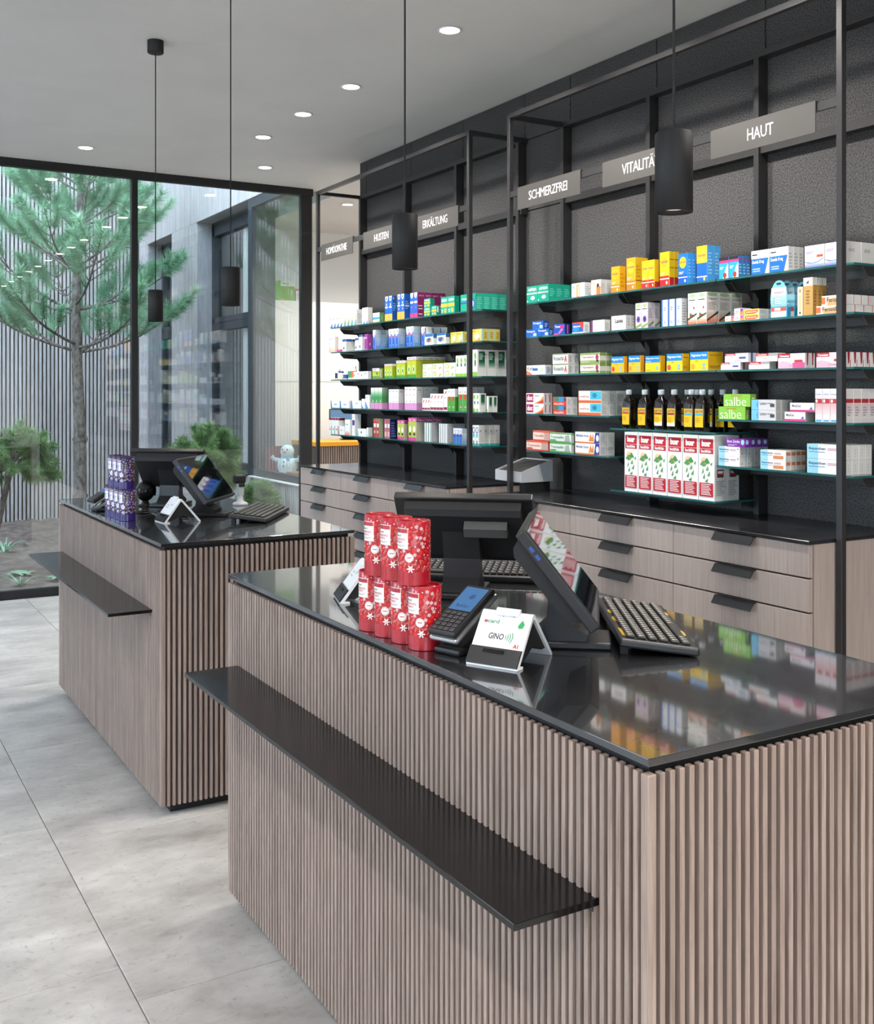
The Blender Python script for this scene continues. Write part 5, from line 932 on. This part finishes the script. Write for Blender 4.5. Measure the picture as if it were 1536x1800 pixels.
def card_reader(x, y, ang, label, printed=False):
    """A-shaped card reader: n runs back from the front foot, t along the width"""
    t = thing('card_reader', label, 'card reader', (x, y, 1.0004), ang)     # local +x: back, local +y: width to the side
    Wd = .116; th = .006
    F0, A0, B0 = (0.0, 0.004), (.072, .098), (.160, 0.0)
    def plate(p, q, w0, w1, th):
        dx, dz = q[0] - p[0], q[1] - p[1]; Ln = math.hypot(dx, dz); nx, nz = dz / Ln * th, -dx / Ln * th
        return [(p[0], p[1]), (q[0], q[1]), (q[0] + nx, q[1] + nz), (p[0] + nx, p[1] + nz)]
    b = MB(); b.prism([(.0, .004), (.068, .094), (.072, .0985), (.078, .0985), (.082, .094), (.160, .004), (.160, 0), (.153, 0), (.078, .088), (.072, .088), (.012, .006), (.026, .004), (.026, 0), (.0, 0)], 0, Wd, 'y'); sh = obj('shell', b, M['whitep'], t)
    b = MB(); b.prism([(.016, .0115), (.071, .0855), (.079, .0855), (.138, .018), (.120, .018), (.078, .030), (.04, .010)], .006, Wd - .006, 'y'); obj('inner_body', b, M['blackm'], t)
    dx, dz = .068, .090; Ln = math.hypot(dx, dz); ux, uz = dx / Ln, dz / Ln; nx, nz = -uz, ux
    def S(u, v, Lf): return (ux * v * Ln + nx * Lf, Wd - u * Wd, .004 + uz * v * Ln + nz * Lf)
    b = MB(); q = [S(0, .0, .0), S(1, .0, .0), S(1, .34, .0), S(0, .34, .0)]; q2 = [S(0, .0, .004), S(1, .0, .004), S(1, .33, .004), S(0, .33, .004)]
    b.mesh_part(q + q2, [(0, 1, 2, 3), (7, 6, 5, 4), (0, 4, 5, 1), (1, 5, 6, 2), (2, 6, 7, 3), (3, 7, 4, 0)]); cs = obj('card_slot', b, M['plast'], t)
    b = MB(); q = [S(.28, .22, .0042), S(.68, .22, .0042), S(.68, .29, .0042), S(.28, .29, .0042)]; q2 = [S(.28, .22, .007), S(.68, .22, .007), S(.68, .28, .007), S(.28, .28, .007)]
    b.mesh_part(q + q2, [(0, 1, 2, 3), (7, 6, 5, 4), (0, 4, 5, 1), (1, 5, 6, 2), (2, 6, 7, 3), (3, 7, 4, 0)]); obj('slot_lip', b, M['blackg'], cs)
    b = MB(); b.prism([(.060, .094), (.070, .106), (.074, .106), (.074, .096)], .028, .082, 'y'); obj('top_tab', b, M['whitep'], t)
    m_ = MB()
    it = [T('GINO', .27, .50, .57, .62, '#2b2b2d', .02), P([(.59, .52), (.605, .52), (.625, .56), (.605, .60), (.59, .60), (.608, .56)], '#2f8a5a'), P([(.63, .50), (.645, .50), (.668, .56), (.645, .62), (.63, .62), (.652, .56)], '#2f8a5a'), P([(.67, .48), (.685, .48), (.712, .56), (.685, .64), (.67, .64), (.695, .56)], '#2f8a5a'), P([(.71, .46), (.725, .46), (.756, .56), (.725, .66), (.71, .66), (.74, .56)], '#2f8a5a'),
          T('e', .10, .80, .17, .86, '#c03a3a', .03), T('card', .17, .80, .40, .88, '#4a8a6a', .01), P([(.78, .80), (.84, .92), (.90, .84), (.88, .76), (.80, .75)], '#2f9a5a'), T('A1', .80, .37, .90, .45, '#c8352c', .04), O(.45, .95, .008, .01, '#222'), O(.66, .96, .008, .01, '#222')] if printed else [L(.15, .6, .5, .8, 2, '#c4c4c6'), P([(.55, .72), (.63, .72), (.63, .80), (.55, .80)], '#8a8a8c')]
    draw(m_, it, S); obj('print', m_, M['print'], sh)
    return t
# local +x = back direction
card_reader(1.188, 1.720, math.atan2(.469, .883), 'white folded card reader printed with green waves beside the payment terminal', True)
card_reader(1.17, 2.50, math.atan2(-.30, .95), 'white folded card reader half hidden behind the red canisters')
card_reader(1.250, 4.400, .06, 'white folded card reader in front of a till on the purple canister counter')
card_reader(1.14, 5.17, math.atan2(-.30, .95), 'white folded card reader half hidden behind the purple canisters')

M['lcd'] = emit_mat('lcd_blue', '#6ea3e0', .55)
def pay_terminal(x, y, ang, label):
    t = thing('payment_terminal', label, 'payment terminal', (x, y, 1.0004), ang); al = math.radians(30)
    Mx = Matrix.Translation((0, 0, .030)) @ Matrix.Rotation(-al, 4, 'Y')
    b = MB(); b.bevel_box(.0, -.036, 0, .13, .036, .014, .006, 2); b.prism([(.02, .014), (.11, .014), (.11, .055), (.03, .02)], -.026, .026, 'y'); obj('cradle', b, M['plast'], t)
    b = MB(); b.bevel_box(-.008, -.039, 0, .152, .039, .012, .005, 2, M=Mx); obj('lower_shell', b, M['silver'], t)
    b = MB(); b.bevel_box(-.006, -.038, .0125, .150, .038, .028, .006, 2, M=Mx); obj('upper_shell', b, M['plast'], t)
    b = MB(); b.box(.066, -.030, .0282, .140, .030, .029, M=Mx); dp = obj('display', b, M['lcd'], t); dp['label'] = 'lit blue display'
    m_ = MB(); draw(m_, [T('BestCard', .2, .10, .8, .24, '#1d3a6a', .01), O(.6, .6, .14, .12, '#2a4a7a')], lambda u, v, Lf: Mx @ Vector((.068 + v * .07, .028 - u * .056, .0292 + Lf))); obj('display_print', m_, M['print'], dp)
    k = MB()
    for r in range(5):
        for c in range(4): k.bevel_box(.002 + r * .0122, -.030 + c * .0155, .028, .011 + r * .0122, -.018 + c * .0155, .0305, .0012, 1, 0, M=Mx)
    o = obj('keys', k, mat('terminal_key', '#3a3a3c', .5), t); o['kind'] = 'stuff'
pay_terminal(1.135, 1.905, math.radians(18), 'black payment terminal with lit blue display next to the red canisters')
pay_terminal(1.10, 5.035, math.radians(10), 'black payment terminal lying past the row of purple canisters')

def keyboard(x, y, ang, label, legend, stickers=False):
    t = thing('keyboard', label, 'keyboard', (x, y, 1.0004), ang); L_, Dp = .225, .083
    Mx = Matrix.Translation((0, 0, .0156)) @ Matrix.Rotation(math.radians(7), 4, 'X')
    b = MB(); b.bevel_box(-L_, -Dp, -.004, L_, Dp, .014, .005, 2, M=Mx); obj('case', b, M['plast'], t)
    for xx in (-L_ + .03, L_ - .05):
        b = MB(); b.box(xx, Dp - .022, 0, xx + .02, Dp - .006, .018); obj('foot', b, M['blackm'], t)
    b = MB(); b.box(-.15, Dp - .035, 0, .15, Dp - .028, .014); b.box(-.2, -Dp + .01, 0, .2, -Dp + .016, .0035); obj('rest_bar', b, M['blackm'], t)
    k = MB(); g = MB()
    for r in range(6):
        for c in range(21):
            if r == 0 and 3 <= c < 9: continue
            xx = -.207 + c * .0199; yy = -.066 + r * .0232
            k.bevel_box(xx, yy, .014, xx + .0168, yy + .0185, .0205, .002, 1, M=Mx)
            draw(g, [R(.15, .5, .45, .85, legend), R(.5, .2, .62, .45, legend)], lambda u, v, Lf: Mx @ Vector((xx + u * .0168, yy + v * .0185, .0207 + Lf)))
    k.bevel_box(-.207 + 3 * .0199, -.066, .014, -.207 + 9 * .0199 - .003, -.0475, .0205, .002, 1, M=Mx)
    ko = obj('keys', k, mat('key_black', '#2b2927', .4), t); ko['kind'] = 'stuff'
    o = obj('key_legends', g, M['print'], ko); o['kind'] = 'stuff'
    if stickers:
        for it in [P([(.05, .86), (.2, .9), (.24, .99), (.08, .98)], '#c9a83a'), O(.44, .94, .06, .05, '#b88a34'), O(.62, .94, .05, .05, '#c9a83a'), P([(.80, .88), (.90, .88), (.88, .98)], '#a8402c'), O(.3, .03, .06, .03, '#c9a83a'), O(.75, .03, .04, .03, '#b88a34')]:
            s_ = MB(); draw(s_, [it], lambda u, v, Lf: Mx @ Vector((-L_ + u * 2 * L_, -Dp + .006 + v * (2 * Dp - .012), .0143 + Lf))); obj('sticker', s_, M['printg'], t)
keyboard(1.625, 1.85, math.atan2(.845, .534), 'black keyboard with gold stickers and pale legends beside the oak drawers', '#d8d4ca', True)
keyboard(1.69, 2.66, math.atan2(-.66, .75), 'black keyboard lying behind the till next to the red canisters', '#8d8f92')
keyboard(1.685, 4.43, math.atan2(.826, .563), 'black keyboard on the purple canister counter, before a tilted till', '#77797c')

def mouse(x, y, ang, label):
    t = thing('computer_mouse', label, 'mouse', (x, y, 1.0004), ang); b = MB(); V = []; n, m = 20, 8
    for j in range(m + 1):
        ph = math.pi / 2 * j / m
        for i in range(n): a = 2 * math.pi * i / n; V.append((.052 * math.cos(a) * math.cos(ph) ** .6, .031 * math.sin(a) * math.cos(ph) ** .6 * (1 + .1 * math.cos(a)), .034 * math.sin(ph)))
    F = [(j * n + i, j * n + (i + 1) % n, (j + 1) * n + (i + 1) % n, (j + 1) * n + i) for j in range(m) for i in range(n)] + [tuple(range(n))[::-1]]
    b.mesh_part(V, F, 0, None, True); obj('shell', b, M['plast'], t)
    b = MB(); b.lathe([(.0, -.003), (.008, -.003), (.008, .003), (.0, .003)], 14, M=Matrix.Translation((.028, 0, .0275)) @ Matrix.Rotation(math.pi / 2, 4, 'X')); obj('wheel', b, M['grey'], t)
mouse(1.705, 2.17, 1.0, 'black computer mouse past the end of the gold stickered keyboard')

def cable(pts, label):
    P_ = [Vector(p) for p in pts]; out = []
    for i in range(len(P_) - 1):
        p0, p1, p2, p3 = P_[max(i - 1, 0)], P_[i], P_[i + 1], P_[min(i + 2, len(P_) - 1)]
        for q in range(6):
            s = q / 6; out.append(.5 * ((2 * p1) + (-p0 + p2) * s + (2 * p0 - 5 * p1 + 4 * p2 - p3) * s * s + (-p0 + 3 * p1 - 3 * p2 + p3) * s ** 3))
    out.append(P_[-1]); b = MB(); b.tube(out, .0028, 7); tag(obj('cable', b, M['plast']), label, 'cable')
z = 1.0035
cable([(1.235, 2.02, z), (1.26, 2.10, z), (1.22, 2.20, z), (1.28, 2.28, z), (1.36, 2.30, z)], 'black cable looping between the payment terminal and the till, beside the red canisters')
cable([(1.235, 4.68, z), (1.30, 4.78, z), (1.24, 4.86, z), (1.32, 4.92, z), (1.34, 4.83, z), (1.30, 4.66, z)], 'tangled black cable behind the purple canisters')

# stand scanner and egg shaped scanner on the rear counter
t = thing('barcode_scanner', 'black and grey handheld scanner standing upright in its cradle', 'scanner', (1.78, 4.95, 1.0004))
b = MB(); b.lathe([(.036, 0), (.038, .004), (.034, .012), (.016, .02), (.014, .05)], 24); obj('cradle_base', b, M['grey'], t)
b = MB(); b.bevel_box(-.016, -.014, .045, .016, .014, .112, .006, 2); obj('grip', b, M['grey'], t)
b = MB(); b.bevel_box(-.034, -.019, .105, .026, .019, .150, .012, 3); b.bevel_box(-.012, -.018, .088, .02, .018, .11, .006, 2); obj('head', b, M['blackm'], t)
t = thing('egg_scanner', 'glossy black egg shaped hands free scanner on a small foot', 'scanner', (1.372, 5.152, 1.0004))
b = MB(); b.lathe([(.034, 0), (.036, .004), (.020, .012), (.014, .03)], 24); obj('foot', b, M['plast'], t)
b = MB(); b.lathe([(.0, .022)] + [(.046 * math.sin(math.pi * q / 14), .072 - .050 * math.cos(math.pi * q / 14) - .0) for q in range(1, 14)] + [(.0, .122)], 28); obj('egg_housing', b, mat('pearl_black', '#1b1c1e', .22, .3), t)
b = MB(); b.lathe([(.0, 0), (.026, .002), (.030, .006)], 20, M=Matrix.Translation((.043, 0, .074)) @ Matrix.Rotation(math.pi / 2, 4, 'Y') @ Matrix.Translation((0, 0, -.004))); obj('scan_window', b, M['screen'], t)
# ------------------------------------------------------------------ white back room beyond the passage
t = thing('wardrobe', 'tall plain white wardrobe in the back room beyond the passage', 'wardrobe', (3.99, 10.3, 0))
b = MB(); b.box(0, .018, .08, 2.4, .38, 2.51); obj('body', b, M['white'], t)
b = MB(); b.box(.02, .03, 0, 2.38, .36, .08); obj('plinth', b, M['grey'], t)
for i in range(4):
    for z0, z1 in ((.082, 1.66), (1.666, 2.506)):
        b = MB(); b.bevel_box(i * .6 + .002, 0, z0, i * .6 + .598, .017, z1, .001, 1); d = obj('door', b, M['white'], t)
def box_on_top(x, y, w, h, c, items, label):
    m_ = MB(); m_.box(0, 0, 0, w, .18, h, 0, c); draw(m_, items, lambda u, v, Lf: (u * w, -Lf, v * h)); o = obj('storage_box', m_, M['print'], None, (x, y, 2.5105)); tag(o, label, 'box')
box_on_top(4.16, 10.34, .155, .21, '#7aa838', [R(0, .72, 1, 1, '#e4e6e0'), T('vita', .1, .78, .6, .92, '#4a8a6a', .01)], 'bright green box with white top standing on the wardrobe')
box_on_top(4.33, 10.34, .085, .13, '#d9d8d4', [R(0, .82, 1, 1, '#c0442c'), L(.15, .15, .8, .7, 4, GR)], 'small white box with red lid edge standing on the wardrobe')

t = thing('reception_desk', 'low oak slatted desk with an orange top in the passage', 'desk', (4.13, 9.35, 0))
b = MB(); b.box(0, .014, .04, 1.6, .6, 1.03); obj('carcass', b, M['backing'], t)
me = MB(); me.bevel_box(-.007, 0, .04, .007, .013, 1.028, .0015, 1); me = me.build('slat'); me.materials.append(M['slat'])
for i in range(66): obj('slat', me, None, t, (.012 + i * .024, 0, 0))
b = MB(); b.box(.04, .05, 0, 1.56, .56, .04); obj('plinth', b, M['blackm'], t)
b = MB(); b.bevel_box(-.01, -.01, 1.0305, 1.61, .61, 1.075, .004, 1); obj('desk_top', b, mat('orange_top', '#e39a1e', .45), t)
t = thing('office_screen', 'small pale blue screen standing on the orange desk', 'monitor', (4.62, 9.66, 1.0755), math.radians(-20))
b = MB(); b.bevel_box(-.09, -.07, 0, .09, .07, .012, .004, 1); b.box(-.02, .0, .012, .02, .02, .08); obj('stand', b, M['plast'], t)
b = MB(); b.bevel_box(-.2, -.012, .07, .2, .012, .31, .004, 1); obj('case', b, M['plast'], t)
b = MB(); b.box(-.19, -.0135, .085, .19, -.0125, .30); obj('screen', b, emit_mat('office_lcd', '#9cc4f0', .5), t)

b = MB(); b.bevel_box(3.80, 8.95, .7325, 4.10, 9.94, .742, .002, 1); b.box(4.02, 8.95, .0, 4.10, 9.00, .732); b.box(4.02, 9.88, 0, 4.10, 9.94, .732)
tag(obj('window_bench', b, M['white']), 'white bench board along the window of the timber wing', 'bench')
t = thing('snowman_figure', 'pale blue snowman figure with carrot nose on the window bench', 'figurine', (3.93, 9.60, .7425), math.radians(225))
def ball(mbx, c, r, sz=1.0): mbx.lathe([(0.0, -r * sz)] + [(r * math.sin(math.pi * q / 12), -r * sz * math.cos(math.pi * q / 12)) for q in range(1, 12)] + [(0.0, r * sz)], 22, M=Matrix.Translation(c))
sn = mat('snow_blue', '#d5e4ec', .6)
b = MB(); ball(b, (0, 0, .0985), .098); obj('body', b, sn, t)
b = MB(); ball(b, (0, 0, .235), .068); obj('head', b, sn, t)
b = MB(); b.lathe([(.018, .0), (.0, .055)], 12, M=Matrix.Translation((.058, 0, .235)) @ Matrix.Rotation(math.pi / 2, 4, 'Y')); obj('nose', b, mat('carrot', '#e0764a', .6), t)
for y in (-.025, .025):
    b = MB(); ball(b, (.060, y, .258), .008); obj('eye', b, M['blackm'], t)
for zz in (.10, .14):
    b = MB(); ball(b, (.094 if zz == .10 else .086, 0, zz), .008); obj('button', b, M['blackm'], t)
b = MB(); b.lathe([(.058, .0), (.066, .012), (.060, .026)], 22, M=Matrix.Translation((0, 0, .172))); b.bevel_box(.05, .02, .09, .075, .05, .18, .006, 1); obj('scarf', b, mat('scarf_blue', '#8fc0dc', .8), t)
for s in (-1, 1):
    b = MB(); b.tube([(0, s * .085, .15), (.02, s * .13, .16), (.03, s * .15, .19)], [.022, .02, .024], 10); obj('arm', b, sn, t)
m_ = MB(); m_.box(0, 0, 0, .20, .06, .26, 0, '#6a2630'); m_.box(-.004, -.002, .26, .204, .062, .275, 0, '#5a1f28'); tag(obj('dark_red_box', m_, M['print'], None, (3.82, 9.86, .7425)), 'dark red box behind the snowman figure', 'box')

m_ = MB(); m_.bevel_box(3.84, 9.18, .7425, 4.02, 9.40, .80, .005, 1); tag(obj('brown_crate', m_, mat('terracotta', '#9a6a58', .8)), 'low terracotta crate in front of the snowman figure', 'crate')

# ------------------------------------------------------------------ courtyard plants
def needles(me_name, tufts, n_per, ln, width, seed, mat_):
    """tufts: (point, direction, radius weight); each needle one thin triangle leaning off the shoot"""
    r = np.random.RandomState(seed); P0 = np.array([q[0] for q in tufts]); Dv = np.array([q[1] for q in tufts]); Dv /= np.linalg.norm(Dv, axis=1)[:, None]
    N = len(tufts) * n_per; P0 = np.repeat(P0, n_per, 0); Dv = np.repeat(Dv, n_per, 0)
    rv = r.normal(size=(N, 3)); rv -= (rv * Dv).sum(1)[:, None] * Dv; rv /= np.linalg.norm(rv, axis=1)[:, None] + 1e-9
    sp = r.uniform(.45, 1.25, N)[:, None]; d = Dv * np.cos(sp) + rv * np.sin(sp); l_ = ln * r.uniform(.7, 1.15, N)[:, None]
    base = P0 + r.normal(size=(N, 3)) * .006; tip = base + d * l_ + np.array([0, 0, -.006])
    sd = np.cross(d, r.normal(size=(N, 3))); sd /= np.linalg.norm(sd, axis=1)[:, None] + 1e-9; sd *= width / 2
    V = np.empty((N * 3, 3)); V[0::3] = base - sd; V[1::3] = base + sd; V[2::3] = tip
    me = bpy.data.meshes.new(me_name); me.vertices.add(N * 3); me.vertices.foreach_set('co', V.ravel())
    me.loops.add(N * 3); me.loops.foreach_set('vertex_index', np.arange(N * 3)); me.polygons.add(N); me.polygons.foreach_set('loop_start', np.arange(0, N * 3, 3)); me.polygons.foreach_set('loop_total', np.full(N, 3))
    me.update(); me.materials.append(mat_); return me
def shoot(p, d, ln, up, r, n=8):
    """a curved shoot; returns its points"""
    pts = [Vector(p)]; d = Vector(d).normalized()
    for i in range(n):
        d = (d + Vector((r.uniform(-.07, .07), r.uniform(-.07, .07), up * (.5 + i / n)))).normalized(); pts.append(pts[-1] + d * (ln / n))
    return pts
def pine(x, y, z0, label, H, first, rad, seed, trunk_r):
    t = thing('pine_tree', label, 'tree', (x, y, z0)); r = random.Random(seed)
    tr = [Vector((.025 * math.sin(q * .7), .02 * math.sin(q * .9), H * q / 14)) for q in range(15)]
    b = MB(); b.tube(tr, [trunk_r * (1 - .78 * (q / 14) ** 1.2) for q in range(15)], 14)
    for zz in (.55, 1.15): c_ = tr[int(zz / H * 14 + .5)]; b.lathe([(trunk_r * .8, zz - .05), (trunk_r * 1.15, zz), (trunk_r * .8, zz + .05)], 14, c=(c_.x, c_.y))
    obj('trunk', b, M['bark'], t); tuf = []; wood = MB(); zz = first
    def dress(pts, a0):
        for i in range(len(pts) - 1):
            if i / len(pts) < a0: continue
            for q in range(3): s = (q + r.random()) / 3; tuf.append((tuple(pts[i].lerp(pts[i + 1], s)), tuple(pts[i + 1] - pts[i])))
    lvl = 0
    while zz < H - .2:
        f = (zz - first) / (H - first); n = 6 if f < .6 else 5
        for k in range(n):
            a = 2 * math.pi * (k + .5 * (lvl % 2)) / n + r.uniform(-.3, .3); ln = rad * (1 - .72 * f) * r.uniform(.8, 1.1); el = r.uniform(.0, .25) + .45 * f
            c = tr[min(13, int(zz / H * 14))]; p = shoot((c.x, c.y, zz + r.uniform(-.06, .06)), (math.cos(a) * math.cos(el), math.sin(a) * math.cos(el), math.sin(el)), ln, .10, r, 9)
            wood.tube(p, [.016 * (1 - f * .5) * (1 - .75 * q / 9) + .002 for q in range(10)], 6); dress(p, .62)
            for j in (3, 4, 5, 6, 7):
                for s in (-1, 1):
                    if r.random() < .25: continue
                    aa = a + s * r.uniform(.4, .9); q2 = shoot(p[j], (math.cos(aa) * .8, math.sin(aa) * .8, .35), ln * r.uniform(.28, .45), .16, r, 6); wood.tube(q2, [.006 * (1 - .6 * q / 6) for q in range(7)], 5); dress(q2, .25)
        zz += .42; lvl += 1
    top = shoot(tr[13], (0, 0, 1), .5, .1, r, 6); dress(top, 0)
    obj('branches', wood, M['bark'], t); o = obj('needles', needles('needles', tuf, 30, .13, .005, seed, M['needle']), None, t); o['kind'] = 'stuff'
pine(2.36, 11.5, -.09, 'tall green pine tree with bare grey trunk in the courtyard', 4.9, 2.1, 1.45, 4, .072)
def dwarf(x, y, z0, label, zc, rx, rz, seed, lean=(0, 0)):
    t = thing('dwarf_pine', label, 'shrub', (x, y, z0)); r = random.Random(seed); tuf = []; wood = MB()
    stem = [Vector((lean[0] * (1 - q / 5), lean[1] * (1 - q / 5), (zc - z0) * q / 5)) for q in range(6)]
    b = MB(); b.tube(stem, [.038, .036, .033, .030, .026, .02], 10); obj('stem', b, M['bark'], t)
    for k in range(95):
        a = r.uniform(0, 2 * math.pi); el = math.asin(r.uniform(-.55, 1)); ln = r.uniform(.75, 1.0)
        d = (math.cos(a) * math.cos(el) * rx, math.sin(a) * math.cos(el) * rx, math.sin(el) * rz); e = Vector(d); o_ = stem[-1].copy()
        p = shoot(o_ + e * .15, d, e.length * .8 * ln, .05, r, 6); wood.tube(p, [.006 * (1 - .7 * q / 6) for q in range(7)], 4)
        for i in range(2, 6):
            for q in range(3): s = (q + r.random()) / 3; tuf.append((tuple(p[i].lerp(p[i + 1], s)), tuple(p[i + 1] - p[i])))
    obj('branches', wood, M['bark'], t); o = obj('needles', needles('needles', tuf, 34, .08, .0055, seed, M['needle2']), None, t); o['kind'] = 'stuff'
dwarf(1.50, 10.1, -.09, 'bushy dwarf pine on a leaning stem beside the tall tree', .90, .46, .42, 21, (-.25, -.1))
dwarf(3.10, 9.55, -.09, 'rounded dwarf pine growing in front of the timber wing window', .86, .40, .44, 22)
dwarf(3.40, 8.98, -.09, 'small low dwarf pine beside the timber wing sill', .50, .20, .28, 23)

def clump(x, y, n, ln, w, label, seed, grass=False):
    t = thing('grass_clump' if grass else 'hosta_plant', label, 'plant', (x, y, -.075)); r = random.Random(seed)
    for k in range(n):
        a = r.uniform(0, 2 * math.pi); l_ = ln * r.uniform(.7, 1.1); m_ = MB(); V = []; F = []
        for q in range(6):
            s = q / 5; ww = w * math.sin(math.pi * min(.98, s * .9 + .1)) if not grass else w * (1 - s); rr = l_ * s * .75; h = l_ * (.75 * s - .55 * s * s) * (1.4 if grass else 1)
            for sg in (-1, 1): V.append((rr * math.cos(a) - sg * ww * math.sin(a), rr * math.sin(a) + sg * ww * math.cos(a), h))
        F = [(2 * q, 2 * q + 1, 2 * q + 3, 2 * q + 2) for q in range(5)]; m_.mesh_part(V, F, 0, None, True); obj('leaf', m_, M['leaf'], t)
clump(1.80, 9.55, 9, .16, .035, 'small hosta plant on bare soil between the pale rocks and the fence', 1)
clump(1.46, 9.35, 22, .30, .006, 'tuft of blue green grass by the leaning dwarf pine', 2, True)
clump(1.92, 10.75, 14, .20, .04, 'broad hosta plant further back near the tree trunk', 3)
clump(1.62, 11.35, 26, .38, .008, 'long leaved grass clump in front of the slatted fence', 4, True)
clump(1.42, 10.9, 24, .36, .008, 'long leaved grass clump behind the leaning stem', 5, True)
clump(1.55, 9.9, 12, .18, .035, 'hosta plant at the foot of the leaning stem', 6)
def rock(x, y, sx, sy, sz, label, seed):
    bm = bmesh.new(); bmesh.ops.create_icosphere(bm, subdivisions=4, radius=1); r = np.random.RandomState(seed); fr = r.normal(size=(5, 3)) * 2.2; ph = r.rand(5) * 6
    for v in bm.verts:
        k = 1 + .09 * sum(math.sin(float(fr[i] @ np.array(v.co)) + ph[i]) for i in range(5)); c = v.co * k
        v.co = Vector((max(-.86, min(.86, c.x)) * sx, max(-.86, min(.86, c.y)) * sy, max(-.7, min(.45, c.z)) * sz))
    me = bpy.data.meshes.new('rock'); bm.to_mesh(me); bm.free(); me.materials.append(M['rock']); tag(obj('flat_rock', me, None, None, (x, y, -.10)), label, 'rock')
rock(1.98, 8.98, .55, .17, .13, 'long pale flat rock set in soil, the one away from the glass', 2)
rock(1.55, 8.70, .75, .115, .11, 'long pale flat rock lying right along the glass wall', 5)
